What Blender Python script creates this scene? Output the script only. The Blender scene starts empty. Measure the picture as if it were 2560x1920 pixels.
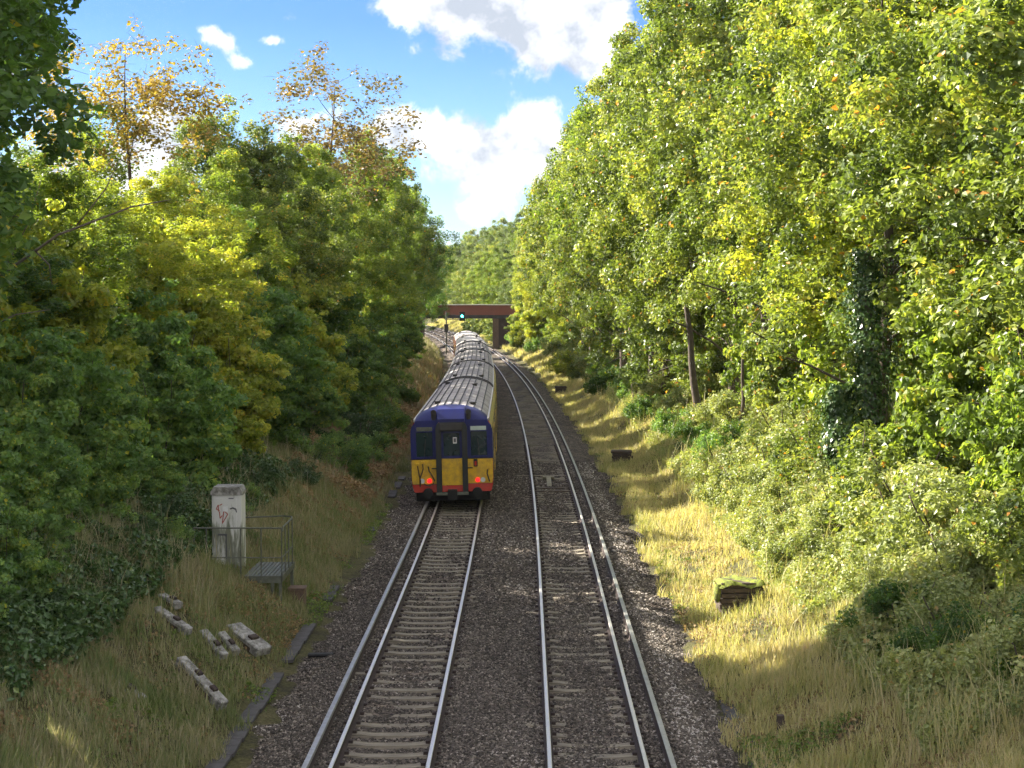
import bpy, math, random
import numpy as np
from math import radians as RAD, pi, sin, cos
random.seed(7)
SC = bpy.context.scene
COL = SC.collection
H = 7.3                      # camera height above the rail heads

# ------------------------------------------------------------------ helpers
def shift(s):
    s = np.asarray(s, float)
    return -np.where(s > 43, (s-43)**2/4900.0, 0.0)
def shf(s): return float(shift(s))
def heading(s): return math.atan(max(0.0, (s-43))*2/4900.0)      # left turn, radians about +Z
PX = [-200,-90,-60,-30,-20,-16,-12,-9,-7,-5.6,-5.1,-4.6,-4.0,3.1,3.5,4.4,5.5,8,10.5,14,20,30,60,90,200]
PZ = [9,8,7.4,6.6,5.8,4.8,3.4,1.95,.86,.04,-.2,-.3,-.27,-.27,-.33,-.2,.12,1.3,2.4,3.9,5.4,6.2,7.0,8,9]
def gz(X, s):
    X = np.asarray(X, float); s = np.asarray(s, float)
    z = np.interp(X, PX, PZ)
    w = np.clip(np.minimum(np.abs(X+5.1)*(X < -5.1), 1)+np.minimum(np.abs(X-4.2)*(X > 4.2), 1), 0, 1)
    n = .10*np.sin(X*1.3+s*.7)+.08*np.sin(X*.6-s*1.1+2)+.06*np.sin(X*2.7+s*2.1)+.25*np.sin(s*.07+X*.11)
    return z+n*w
_NR = np.random.default_rng(99).random((256, 256))
def vn(X, S, sc, sd=0):
    """smooth value noise, -1..1, cells of sc metres"""
    a = np.asarray(X)/sc+37.3*sd+500; b = np.asarray(S)/sc+11.7*sd+500
    i = np.floor(a).astype(int); j = np.floor(b).astype(int); u = a-i; v = b-j; u = u*u*(3-2*u); v = v*v*(3-2*v)
    g = lambda p, q: _NR[p % 256, q % 256]
    return 2*((g(i,j)*(1-u)+g(i+1,j)*u)*(1-v)+(g(i,j+1)*(1-u)+g(i+1,j+1)*u)*v)-1

def mesh_np(name, V, F, mats=(), tint=None, smooth=False, mi=None):
    """V (n,3), F (m,k) one size of face"""
    me = bpy.data.meshes.new(name)
    V = np.asarray(V, np.float32); F = np.asarray(F, np.int32)
    k = F.shape[1]
    me.vertices.add(len(V)); me.vertices.foreach_set('co', V.ravel())
    me.loops.add(F.size); me.loops.foreach_set('vertex_index', F.ravel())
    me.polygons.add(len(F))
    me.polygons.foreach_set('loop_start', np.arange(0, F.size, k, dtype=np.int32))
    me.polygons.foreach_set('loop_total', np.full(len(F), k, np.int32))
    if mi is not None: me.polygons.foreach_set('material_index', np.asarray(mi, np.int32))
    me.polygons.foreach_set('use_smooth', np.full(len(F), smooth))
    for m in mats: me.materials.append(m)
    me.update(calc_edges=True)
    if tint is not None:
        a = me.attributes.new('tint', 'FLOAT', 'FACE'); a.data.foreach_set('value', np.asarray(tint, np.float32))
    return me
class MB:
    """collects polygons of any size, with a material index each"""
    def __init__(s): s.v = []; s.f = []; s.m = []
    def add(s, vs, fs, m=0):
        o = len(s.v); s.v += [tuple(v) for v in vs]
        for f in fs: s.f.append([i+o for i in f]); s.m.append(m)
    def box(s, x0, x1, y0, y1, z0, z1, m=0, bev=0.0):
        if bev <= 0:
            v = [(x, y, z) for z in (z0, z1) for y in (y0, y1) for x in (x0, x1)]
            s.add(v, [(0,2,3,1),(4,5,7,6),(0,1,5,4),(2,6,7,3),(0,4,6,2),(1,3,7,5)], m); return
        b = bev; r = []
        # chamfered box: 24 verts
        for sx, X in ((-1, x0), (1, x1)):
            for sy, Y in ((-1, y0), (1, y1)):
                for sz, Z in ((-1, z0), (1, z1)):
                    r.append((X, Y-sy*b, Z-sz*b)); r.append((X-sx*b, Y, Z-sz*b)); r.append((X-sx*b, Y-sy*b, Z))
        def id(ix, iy, iz, k): return ((ix*2+iy)*2+iz)*3+k
        F = []
        for i in (0, 1):
            q = [id(i,0,0,0), id(i,1,0,0), id(i,1,1,0), id(i,0,1,0)]; F.append(q if i else q[::-1])
            q = [id(0,i,0,1), id(0,i,1,1), id(1,i,1,1), id(1,i,0,1)]; F.append(q if i else q[::-1])
            q = [id(0,0,i,2), id(1,0,i,2), id(1,1,i,2), id(0,1,i,2)]; F.append(q if i else q[::-1])
        for a in (0, 1):
            for c in (0, 1):
                F.append([id(a,c,0,0), id(a,c,1,0), id(a,c,1,1), id(a,c,0,1)])
                F.append([id(a,0,c,0), id(a,1,c,0), id(a,1,c,2), id(a,0,c,2)])
                F.append([id(0,a,c,1), id(1,a,c,1), id(1,a,c,2), id(0,a,c,2)])
                for d in (0, 1): F.append([id(a,c,d,0), id(a,c,d,1), id(a,c,d,2)])
        s.add(r, F, m)
    def tube(s, pts, rad, n=6, m=0, cap=True):
        pts = [np.array(p, float) for p in pts]
        if not hasattr(rad, '__len__'): rad = [rad]*len(pts)
        rings = []
        for i, p in enumerate(pts):
            d = pts[min(i+1, len(pts)-1)]-pts[max(i-1, 0)]; d = d/(np.linalg.norm(d)+1e-9)
            a = np.cross(d, (0, 0, 1) if abs(d[2]) < .9 else (1, 0, 0)); a /= np.linalg.norm(a); b = np.cross(d, a)
            rings.append([p+rad[i]*(cos(t)*a+sin(t)*b) for t in [2*pi*k/n for k in range(n)]])
        v = [q for r in rings for q in r]; f = []
        for i in range(len(pts)-1):
            for k in range(n): f.append((i*n+k, i*n+(k+1) % n, (i+1)*n+(k+1) % n, (i+1)*n+k))
        if cap: f.append(tuple(range(n))[::-1]); f.append(tuple((len(pts)-1)*n+k for k in range(n)))
        s.add(v, f, m)
    def prism(s, poly, a0, a1, axis='y', m=0):
        """poly of (x,z) extruded along y, or (x,y) along z, or (y,z) along x"""
        P = {'y': lambda p, a: (p[0], a, p[1]), 'z': lambda p, a: (p[0], p[1], a), 'x': lambda p, a: (a, p[0], p[1])}[axis]
        n = len(poly); v = [P(p, a0) for p in poly]+[P(p, a1) for p in poly]
        f = [tuple(range(n)), tuple(range(2*n-1, n-1, -1))]+[(i, n+i, n+(i+1) % n, (i+1) % n) for i in range(n)]
        s.add(v, f, m)
    def cyl(s, c, r, h, axis='z', n=16, m=0):
        poly = [(c[{'z':0,'y':0,'x':1}[axis]]+r*cos(2*pi*k/n), c[{'z':1,'y':2,'x':2}[axis]]+r*sin(2*pi*k/n)) for k in range(n)]
        a = c[{'z':2,'y':1,'x':0}[axis]]
        s.prism(poly, a, a+h, axis, m)
    def build(s, name, mats, parent=None, smooth=False):
        me = bpy.data.meshes.new(name); me.from_pydata([tuple(map(float, v)) for v in s.v], [], s.f)
        for m in (mats if isinstance(mats, (list, tuple)) else [mats]): me.materials.append(m)
        me.polygons.foreach_set('material_index', s.m)
        if smooth: me.polygons.foreach_set('use_smooth', [True]*len(s.f))
        me.update()
        return link(name, me, parent)
def link(name, me, parent=None):
    o = bpy.data.objects.new(name, me); COL.objects.link(o)
    if parent: o.parent = parent
    return o
def fixn(o):
    import bmesh
    b = bmesh.new(); b.from_mesh(o.data); bmesh.ops.recalc_face_normals(b, faces=b.faces); b.to_mesh(o.data); b.free(); return o
def empty(name, loc=(0,0,0), rz=0):
    o = bpy.data.objects.new(name, None); COL.objects.link(o); o.location = loc; o.rotation_euler = (0,0,rz); o.empty_display_size = .2; return o
def tag(o, label=None, cat=None, group=None, kind=None):
    if label: o['label'] = label
    if cat: o['category'] = cat
    if group: o['group'] = group
    if kind: o['kind'] = kind
    return o
def copy_tree(o, parent=None):
    c = o.copy(); COL.objects.link(c); c.parent = parent
    for ch in list(o.children): copy_tree(ch, c)
    return c

# ------------------------------------------------------------------ materials
def newmat(name):
    m = bpy.data.materials.new(name); m.use_nodes = True
    nt = m.node_tree; nt.nodes.clear()
    out = nt.nodes.new('ShaderNodeOutputMaterial'); return m, nt, out
def N(nt, t, **kw):
    n = nt.nodes.new(t)
    for k, v in kw.items():
        if k == 'i':
            for a, b in v.items(): n.inputs[a].default_value = b
        else: setattr(n, k, v)
    return n
def ramp(nt, fac, stops):
    r = nt.nodes.new('ShaderNodeValToRGB'); e = r.color_ramp.elements
    while len(e) < len(stops): e.new(.5)
    for i, (p, c) in enumerate(stops): e[i].position = p; e[i].color = (*c, 1)
    nt.links.new(fac, r.inputs[0]); return r.outputs[0]
def mix(nt, a, b, fac, mode='MIX'):
    m = nt.nodes.new('ShaderNodeMix'); m.data_type = 'RGBA'; m.blend_type = mode
    for s, v in ((m.inputs[0], fac), (m.inputs[6], a), (m.inputs[7], b)):
        if isinstance(v, bpy.types.NodeSocket): nt.links.new(v, s)
        elif isinstance(v, (int, float)): s.default_value = v
        else: s.default_value = (*v, 1)
    return m.outputs[2]
def paint(name, col, rough=.5, dirt=.35, dcol=None, scale=3.0, metal=0, coat=0, bump=.0, spec=.5, coord='Object', bscale=40):
    m, nt, out = newmat(name)
    b = N(nt, 'ShaderNodeBsdfPrincipled', i={'Roughness': rough, 'Metallic': metal, 'Coat Weight': coat, 'Coat Roughness': .12, 'Specular IOR Level': spec})
    tc = N(nt, 'ShaderNodeTexCoord'); n1 = N(nt, 'ShaderNodeTexNoise', i={'Scale': scale, 'Detail': 7, 'Roughness': .65})
    nt.links.new(tc.outputs[coord], n1.inputs[0])
    dc = dcol or tuple(c*.45 for c in col)
    c = ramp(nt, n1.outputs[0], [(.38, dc), (.62, col)])
    c = mix(nt, col, c, dirt); nt.links.new(c, b.inputs['Base Color'])
    if bump:
        n2 = N(nt, 'ShaderNodeTexNoise', i={'Scale': bscale, 'Detail': 5}); nt.links.new(tc.outputs[coord], n2.inputs[0])
        bp = N(nt, 'ShaderNodeBump', i={'Strength': bump, 'Distance': .01}); nt.links.new(n2.outputs[0], bp.inputs['Height']); nt.links.new(bp.outputs[0], b.inputs['Normal'])
    nt.links.new(b.outputs[0], out.inputs[0]); return m
def leafmat(name, stops, trans=.42, rough=.42, tcol=1.5):
    m, nt, out = newmat(name)
    at = N(nt, 'ShaderNodeAttribute', attribute_name='tint')
    c = ramp(nt, at.outputs['Fac'], stops)
    b = N(nt, 'ShaderNodeBsdfPrincipled', i={'Roughness': rough, 'Specular IOR Level': .38}); nt.links.new(c, b.inputs['Base Color'])
    t = N(nt, 'ShaderNodeBsdfTranslucent')
    tc = mix(nt, c, (tcol*.93, tcol*.95, .5), 1.0, 'MULTIPLY'); nt.links.new(tc, t.inputs[0])
    x = N(nt, 'ShaderNodeMixShader', i={0: trans}); nt.links.new(b.outputs[0], x.inputs[1]); nt.links.new(t.outputs[0], x.inputs[2])
    nt.links.new(x.outputs[0], out.inputs[0]); return m

LG = leafmat('leaf_oak_green', [(0,(.045,.075,.022)),(.42,(.145,.195,.048)),(.75,(.31,.355,.09)),(.92,(.54,.49,.12)),(1,(.60,.28,.06))], trans=.40, rough=.42)
LY = leafmat('leaf_turning_yellow', [(0,(.13,.18,.04)),(.45,(.28,.33,.065)),(.8,(.47,.46,.085)),(1,(.60,.42,.07))], trans=.55)
LD = leafmat('leaf_dark_green', [(0,(.045,.09,.03)),(.6,(.10,.18,.045)),(.9,(.18,.26,.05)),(1,(.40,.34,.05))], trans=.5, rough=.4)
LH = leafmat('leaf_hazel_green', [(0,(.07,.14,.05)),(.55,(.16,.27,.08)),(.85,(.29,.38,.10)),(1,(.50,.46,.06))], trans=.5, rough=.4)
LO = leafmat('leaf_olive', [(0,(.075,.12,.032)),(.5,(.165,.23,.055)),(.85,(.30,.35,.075)),(1,(.52,.34,.07))], trans=.55)
LR = leafmat('leaf_russet', [(0,(.10,.10,.045)),(.5,(.18,.135,.065)),(1,(.30,.18,.08))], trans=.4)
LA = leafmat('leaf_amber', [(0,(.16,.15,.05)),(.5,(.32,.23,.07)),(1,(.46,.28,.09))], trans=.45)
LB = leafmat('leaf_bramble_pale', [(0,(.14,.18,.06)),(.5,(.29,.33,.13)),(.85,(.47,.48,.22)),(1,(.50,.33,.14))], trans=.35)
LI = leafmat('leaf_ivy', [(0,(.03,.06,.02)),(.7,(.065,.12,.04)),(1,(.15,.20,.06))], trans=.2, rough=.25)
LF = leafmat('leaf_far_green', [(0,(.08,.12,.045)),(.6,(.14,.19,.075)),(1,(.26,.27,.10))], trans=.45)
GR = leafmat('grass_golden', [(0,(.18,.23,.07)),(.25,(.36,.36,.14)),(.5,(.52,.46,.23)),(.8,(.66,.56,.35)),(1,(.62,.42,.26))], trans=.4, rough=.6, tcol=1.15)
GL = leafmat('grass_olive', [(0,(.08,.15,.045)),(.35,(.18,.22,.08)),(.65,(.31,.29,.16)),(1,(.44,.37,.26))], trans=.35, rough=.6, tcol=1.1)
GW = leafmat('weed_green', [(0,(.06,.12,.025)),(.6,(.13,.2,.04)),(1,(.26,.3,.06))], trans=.35, rough=.5, tcol=1.2)
FERN = leafmat('bracken_brown', [(0,(.15,.10,.05)),(.5,(.27,.18,.09)),(1,(.40,.29,.15))], trans=.3, rough=.6, tcol=1.1)
BARK = paint('bark', (.10,.075,.055), .9, .6, (.04,.03,.025), 6, bump=.8, bscale=25)
BARKP = paint('bark_pale', (.19,.155,.12), .9, .5, (.08,.06,.05), 6, bump=.8, bscale=25)

def m_ground():
    m, nt, out = newmat('bank_soil')
    b = N(nt, 'ShaderNodeBsdfPrincipled', i={'Roughness': .95, 'Specular IOR Level': .2})
    tc = N(nt, 'ShaderNodeTexCoord'); n1 = N(nt, 'ShaderNodeTexNoise', i={'Scale': 1.2, 'Detail': 8, 'Roughness': .7}); n2 = N(nt, 'ShaderNodeTexNoise', i={'Scale': 14, 'Detail': 6, 'Roughness': .7})
    nt.links.new(tc.outputs['Object'], n1.inputs[0]); nt.links.new(tc.outputs['Object'], n2.inputs[0])
    c1 = ramp(nt, n1.outputs[0], [(.35,(.07,.06,.035)),(.5,(.12,.115,.045)),(.68,(.19,.16,.08))]); c2 = ramp(nt, n2.outputs[0], [(.35,(.35,.35,.3)),(.65,(1,1,1))])
    nt.links.new(mix(nt, c1, c2, 1.0, 'MULTIPLY'), b.inputs['Base Color'])
    bp = N(nt, 'ShaderNodeBump', i={'Strength': 1, 'Distance': .05}); nt.links.new(n2.outputs[0], bp.inputs['Height']); nt.links.new(bp.outputs[0], b.inputs['Normal'])
    nt.links.new(b.outputs[0], out.inputs[0]); return m
def m_ballast():
    m, nt, out = newmat('ballast_bed')
    b = N(nt, 'ShaderNodeBsdfPrincipled', i={'Roughness': .9, 'Specular IOR Level': .25})
    tc = N(nt, 'ShaderNodeTexCoord')
    v = N(nt, 'ShaderNodeTexVoronoi', i={'Scale': 17.0, 'Randomness': 1.0}); nt.links.new(tc.outputs['Object'], v.inputs[0])
    n1 = N(nt, 'ShaderNodeTexNoise', i={'Scale': .8, 'Detail': 6, 'Roughness': .6}); nt.links.new(tc.outputs['Object'], n1.inputs[0])
    sp = N(nt, 'ShaderNodeSeparateColor'); nt.links.new(v.outputs['Color'], sp.inputs[0])
    c = ramp(nt, sp.outputs[0], [(0,(.035,.029,.024)),(.45,(.088,.074,.060)),(.85,(.18,.152,.125)),(1,(.34,.29,.24))])
    big = ramp(nt, n1.outputs[0], [(.35,(.62,.58,.6)),(.65,(1.15,1.08,1.0))])
    nt.links.new(mix(nt, c, big, 1.0, 'MULTIPLY'), b.inputs['Base Color'])
    bp = N(nt, 'ShaderNodeBump', i={'Strength': 1, 'Distance': .04}, invert=True); nt.links.new(v.outputs['Distance'], bp.inputs['Height']); nt.links.new(bp.outputs[0], b.inputs['Normal'])
    nt.links.new(b.outputs[0], out.inputs[0]); return m
STONE = leafmat('ballast_stone', [(0,(.035,.029,.024)),(.4,(.088,.074,.060)),(.8,(.18,.152,.125)),(.95,(.35,.30,.25)),(1,(.52,.47,.42))], trans=.0, rough=.85)
M_GROUND = m_ground(); M_BAL = m_ballast()
RAILTOP = paint('rail_head_polished', (.70,.665,.61), .45, .15, (.35,.32,.3), 20, metal=.9)
RAILSIDE = paint('rail_rust', (.05,.032,.026), .85, .6, (.02,.014,.012), 10)
CONTOP = paint('conductor_rail_top', (.40,.40,.38), .42, .5, (.2,.17,.14), 8, metal=.5)
CONC = paint('sleeper_concrete', (.27,.235,.175), .9, .8, (.09,.075,.055), 5, bump=.4, coord='Generated')
CONCW = paint('weathered_concrete', (.37,.36,.335), .9, .9, (.08,.075,.06), 9, bump=.4)
TROUGH = paint('trough_concrete', (.085,.08,.08), .9, .8, (.04,.034,.028), 4, bump=.4)
TIMBER = paint('old_timber', (.09,.065,.045), .9, .7, (.03,.022,.018), 9, bump=.6)
MOSS = paint('moss', (.21,.25,.025), .95, .9, (.06,.065,.02), 9, bump=.8)
GALV = paint('galvanised_steel', (.13,.14,.11), .6, .6, (.06,.06,.04), 8, metal=.3)
RUSTBOX = paint('brown_concrete_box', (.16,.105,.07), .9, .6, (.07,.05,.035), 8)
def m_cab():
    m, nt, out = newmat('cabinet_paint')
    b = N(nt, 'ShaderNodeBsdfPrincipled', i={'Roughness': .7})
    tc = N(nt, 'ShaderNodeTexCoord'); mp = N(nt, 'ShaderNodeMapping'); mp.inputs['Scale'].default_value = (6, 6, 1.1); nt.links.new(tc.outputs['Object'], mp.inputs[0])
    n1 = N(nt, 'ShaderNodeTexNoise', i={'Scale': 1.3, 'Detail': 8, 'Roughness': .6}); nt.links.new(mp.outputs[0], n1.inputs[0])
    sp = N(nt, 'ShaderNodeSeparateXYZ'); nt.links.new(tc.outputs['Object'], sp.inputs[0])
    # algae reaches about half way up the door
    mr = N(nt, 'ShaderNodeMapRange', i={'From Min': 1.3, 'From Max': .9, 'To Min': -.12, 'To Max': .08}); nt.links.new(sp.outputs[2], mr.inputs[0])
    ad = N(nt, 'ShaderNodeMath', operation='ADD'); nt.links.new(n1.outputs[0], ad.inputs[0]); nt.links.new(mr.outputs[0], ad.inputs[1])
    c = ramp(nt, ad.outputs[0], [(.47,(.60,.60,.57)),(.53,(.40,.41,.35)),(.62,(.17,.18,.13))])
    nt.links.new(c, b.inputs['Base Color']); nt.links.new(b.outputs[0], out.inputs[0]); return m
CAB = m_cab()
WHITE = paint('white_label', (.75,.75,.75), .6, .1)
REDP = paint('red_spray', (.38,.08,.05), .7, .2)
DARKG = paint('dark_grey_mark', (.10,.10,.11), .8, .3)
BLUE = paint('train_blue', (.005,.010,.12), .45, .45, (.006,.008,.05), 2, coat=.05, spec=.35)
YEL = paint('train_yellow', (.72,.44,.012), .55, .7, (.36,.21,.03), 4, coat=.0)
SIDEREFL = paint('train_side_reflection', (.55,.36,.05), .22, .5, (.30,.16,.03), 1.5, coat=.6)  # yellow reflection of the lit bank, painted over the red side
CANTREFL = paint('cantrail_reflection', (.62,.52,.17), .4, .4, (.42,.34,.12), 1.2, coat=.3)  # paler yellow reflection put into the colour of the upper side
RED = paint('train_red', (.50,.035,.02), .25, .3, (.24,.02,.015), 2, coat=.8)
ROOF = paint('train_roof_grey', (.46,.43,.42), .85, .7, (.17,.15,.15), 1.1, spec=.25)
ROOFL = paint('train_roof_pale', (.52,.49,.47), .6, .5, (.33,.30,.29), 1.3)
RUB = paint('gangway_rubber', (.014,.016,.017), .75, .5, (.035,.036,.034), 3)
BLK = paint('underframe_black', (.012,.012,.013), .8, .3)
GLS = paint('dark_glass', (.012,.03,.032), .08, .2, spec=.8)
BLIND = paint('destination_blind', (.45,.52,.48), .5, .3)
PIPE = paint('hose_brown', (.06,.035,.02), .7, .3)
GUT = paint('gutter_pale', (.55,.50,.42), .5, .4)
BRICKD = paint('abutment_brick', (.055,.035,.028), .9, .6, (.05,.03,.03), 1.5, bump=.5)
GIRD = paint('girder_rust_red', (.20,.065,.04), .75, .45, (.15,.05,.035), .6)
STL = paint('dark_steel', (.05,.045,.045), .8, .5)
SIGY = paint('marker_yellow', (.62,.40,.02), .6, .3)
MAG = paint('magnet_ramp_buff', (.24,.215,.14), .7, .5)
def emis(name, col, st, base=(.1,.1,.1)):
    m, nt, out = newmat(name); b = N(nt, 'ShaderNodeBsdfPrincipled', i={'Base Color': (*base, 1), 'Emission Color': (*col, 1), 'Emission Strength': st}); nt.links.new(b.outputs[0], out.inputs[0]); return m
TAIL = emis('tail_lamp_lit', (1,.01,.015), .55, (.25,.004,.004)); GREEN = emis('signal_green_lit', (.05,1,.75), 6.0)
LENS = paint('lamp_lens_white', (.65,.66,.66), .2, .2)

# ------------------------------------------------------------------ ground
def grid(name, xs, ss, zf, mat, smooth=True):
    X, S = np.meshgrid(xs, ss); Z = zf(X, S)
    V = np.stack([X+shift(S), S, Z], -1).reshape(-1, 3); nx = len(xs); ns = len(ss)
    i, j = np.meshgrid(np.arange(nx-1), np.arange(ns-1)); a = (j*nx+i).ravel()
    F = np.stack([a, a+1, a+nx+1, a+nx], -1)
    return link(name, mesh_np(name, V, F, [mat], smooth=smooth))
xs = np.unique(np.concatenate([np.linspace(-12, 12, 97), -np.geomspace(12, 600, 24), np.geomspace(12, 600, 24)]))
ss = np.unique(np.concatenate([np.linspace(-60, 15, 12), np.linspace(15, 90, 200), np.linspace(90, 420, 140), np.geomspace(420, 900, 12)]))
g = grid('ground', xs, ss, lambda X, S: gz(X, S)-.12*((X > -4.5) & (X < 3.3)), M_GROUND); tag(g, kind='structure')
rng = np.random.default_rng(3)
def balz(X, S):
    z = -.205+0*X
    z = np.where(X < -3.8, -.205-(-3.8-X)*.13, z); z = np.where(X > 2.6, -.205-(X-2.6)*.13, z); z = z+np.where(np.abs(X+.55) > 3.65, .05*vn(X, S, .7, 8)+.04*vn(X, S, .25, 9)-.01, 0)
    z += .02*np.sin(S*1.7+X*2)+.015*np.sin(S*.6-X*3)
    mid = np.exp(-((X+.56)/.5)**2)*.03
    o = np.minimum(np.abs(X+2.26), np.abs(X-1.14)); z = z+.04*np.clip((o-.78)/.12, 0, 1)*np.clip(1-(np.abs(X+.56)-3.4)/.3, 0, 1)+.014*np.exp(-((X-1.14)/.4)**2)
    return z+mid
b = grid('ballast', np.linspace(-4.8, 3.95, 64), np.concatenate([np.linspace(-30, 20, 10), np.linspace(20, 110, 300), np.linspace(111, 420, 160)]), balz, M_BAL); tag(b, kind='structure')

# loose stones
def stones(n, s0, s1, x0, x1, size, zoff):
    S = rng.uniform(s0, s1, n); X = rng.uniform(x0, x1, n)
    for cx in (-2.26, 1.14):            # keep sleeper tops partly clear
        inb = (np.abs(X-cx) < .66); ph = (S/.65) % 1.0
        keepc = .92 if cx < 0 else .42
        edge = np.abs(X-cx) > .35
        drop = inb & (np.abs(ph-.5) < .24) & (rng.random(n) < (keepc if cx < 0 else np.where(edge, .85, .30)))
        nearrail = (np.abs(np.abs(X-cx)-.7525) < .08)
        k = ~(drop | nearrail); S, X = S[k], X[k]; n = len(S)
    sz = size*rng.uniform(.5, 1.25, n)
    base = np.array([(1,0,0),(-1,0,0),(0,1,0),(0,-1,0),(0,0,1),(0,0,-1)], float)
    F0 = np.array([(0,2,4),(2,1,4),(1,3,4),(3,0,4),(2,0,5),(1,2,5),(3,1,5),(0,3,5)])
    q = rng.normal(size=(n, 3, 3)); Q, _ = np.linalg.qr(q)
    P = base[None]*rng.uniform(.65, 1.25, (n, 6, 1)); P = P+rng.normal(0, .12, P.shape)
    P = np.einsum('nij,nvj->nvi', Q, P)*sz[:, None, None]; P[..., 2] *= .8
    Z = balz(X, S)+sz*zoff
    C = np.stack([X+shift(S), S, Z], -1)
    V = (P+C[:, None]).reshape(-1, 3); F = (F0[None]+(np.arange(n)*6)[:, None, None]).reshape(-1, 3)
    t = np.repeat(np.clip(rng.random(n)**1.3*.97+.22*np.exp(-((X-2.85)/.28)**2)+.08*vn(X,S,2.5,3), 0, 1), 8)
    return V, F, t
parts = [stones(125000, 23, 40, -4.9, 4.0, .030, .25), stones(85000, 40, 75, -4.9, 4.0, .036, .25)]
V = np.concatenate([parts[0][0], parts[1][0]]); F = np.concatenate([parts[0][1], parts[1][1]+len(parts[0][0])])
st = link('ballast_stones', mesh_np('ballast_stones', V, F, [STONE], np.concatenate([parts[0][2], parts[1][2]])))
tag(st, 'loose grey brown granite ballast stones around both tracks', 'ballast', kind='stuff')

# ------------------------------------------------------------------ tracks
def rail_mesh(name, X, s0, s1, prof, topn, mats, parent, step=2.5, z0=0.0):
    ss_ = np.arange(s0, s1+.01, step); n = len(prof); V = []; F = []; mi = []
    for s in ss_:
        for (x, z) in prof: V.append((X+x+shf(s), s, z+z0))
    for i in range(len(ss_)-1):
        for k in range(n):
            F.append((i*n+k, i*n+(k+1) % n, (i+1)*n+(k+1) % n, (i+1)*n+k)); mi.append(0 if k in topn else 1)
    me = mesh_np(name, V, F, mats, mi=mi); return link(name, me, parent)
RP = [(-.075,-.165),(-.075,-.15),(-.012,-.13),(-.012,-.045),(-.036,-.03),(-.036,-.008),(-.028,0),(.028,0),(.036,-.008),(.036,-.03),(.012,-.045),(.012,-.13),(.075,-.15),(.075,-.165)]
def sleeper_mb():
    m = MB()
    # profiled concrete sleeper: high seats under the rails, lower waist
    pts = [(-1.25,-.19),(-1.1,-.165),(-.55,-.165),(-.35,-.185),(.35,-.185),(.55,-.165),(1.1,-.165),(1.25,-.19)]
    v = []
    for x, z in pts: v += [(x,-.14,-.36),(x,-.105,z),(x,.105,z),(x,.14,-.36)]
    f = []
    for i in range(len(pts)-1):
        for k in range(3): f.append((i*4+k, i*4+k+1, i*4+k+5, i*4+k+4))
    f += [(0,1,2,3)[::-1], tuple(28+k for k in range(4))]
    m.add(v, f)
    for sx in (-1, 1):
        for d in (-.11, .11):       # rail clips
            m.box(sx*.7525+d-.035, sx*.7525+d+.035, -.05, .05, -.166, -.115, 1)
    return m
for cx, lab in ((-2.26, 'left hand track of shiny rails on exposed concrete sleepers under the train'), (1.14, 'right hand empty track with half buried sleepers curving away to the left')):
    t = empty('railway_track', (0,0,0)); tag(t, lab, 'railway track')
    for d in (-.7525, .7525): rail_mesh('rail', cx+d, 15, 420, RP, (5,6,7), [RAILTOP, RAILSIDE], t)
    sm = sleeper_mb(); base = None; rest = MB()
    for k in range(0, 330):
        s = (math.floor(21/.65)+k+.5)*.65
        jz = random.uniform(-.012, .008) - (.012 if cx > 0 else 0)
        if k < 96:
            if base is None: base = sm.build('sleeper', [CONC, RAILSIDE], t); o = base
            else: o = base.copy(); COL.objects.link(o); o.parent = t
            o.location = (cx+shf(s), s, jz); o.rotation_euler = (0, 0, heading(s)+random.uniform(-.006,.006))
        else:
            a = shf(s)+cx; rest.box(a-1.25, a+1.25, s-.11, s+.11, -.36, -.17+jz)
    r = rest.build('sleepers', CONC, t); r['kind'] = 'stuff'
CP = [(-.06,-.10),(-.045,-.09),(-.03,-.02),(-.045,.0),(-.045,.055),(-.038,.062),(.038,.062),(.045,.055),(.045,0),(.03,-.02),(.045,-.09),(.06,-.10)]
for cx, lab in ((-3.39, 'grey conductor rail on the far left side of the train track'), (2.29, 'grey conductor rail on the far right side of the empty track')):
    t = empty('conductor_rail', (0,0,0)); tag(t, lab, 'conductor rail')
    rail_mesh('rail', cx, 15, 420, CP, (4,5,6,7), [CONTOP, RAILSIDE], t)
    m = MB(); m.cyl((0,0,-.24), .075, .10, n=10); m.cyl((0,0,-.14), .05, .045, n=10); b0 = m.build('insulator', CONCW, t)
    for k in range(40):
        o = b0 if k == 0 else b0.copy()
        if k: COL.objects.link(o); o.parent = t
        s = 24+k*2.6; o.location = (cx+shf(s), s, 0)
# exposed long sleepers and magnet ramp in right track
for i in range(6):
    s = 63.7+i*1.1
    m = MB(); m.box(-1.45, 1.3, -.13, .13, -.2, -.155, bev=.012); o = m.build('timber_sleeper', TIMBER if i < 4 else CONC)
    o.location = (1.14+shf(s), s, 0); tag(o, 'long dark sleeper lying exposed beside the buff magnet ramp', 'sleeper', 'exposed long sleepers in the right track')
t = empty('magnet_ramp', (1.06+shf(66.5), 66.5, 0)); tag(t, 'buff coloured T shaped magnet ramp between the rails of the empty track', 'track magnet')
m = MB(); m.box(-.24,.24, 1.2,1.45, -.15,-.05, bev=.02); m.build('magnet', MAG, t)
m = MB(); m.prism([(-1.3,-.15),(-1.0,-.07),(1.0,-.07),(1.15,-.05),(1.15,-.15)], -.09, .09, 'x'); fixn(m.build('ramp', MAG, t))

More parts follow.
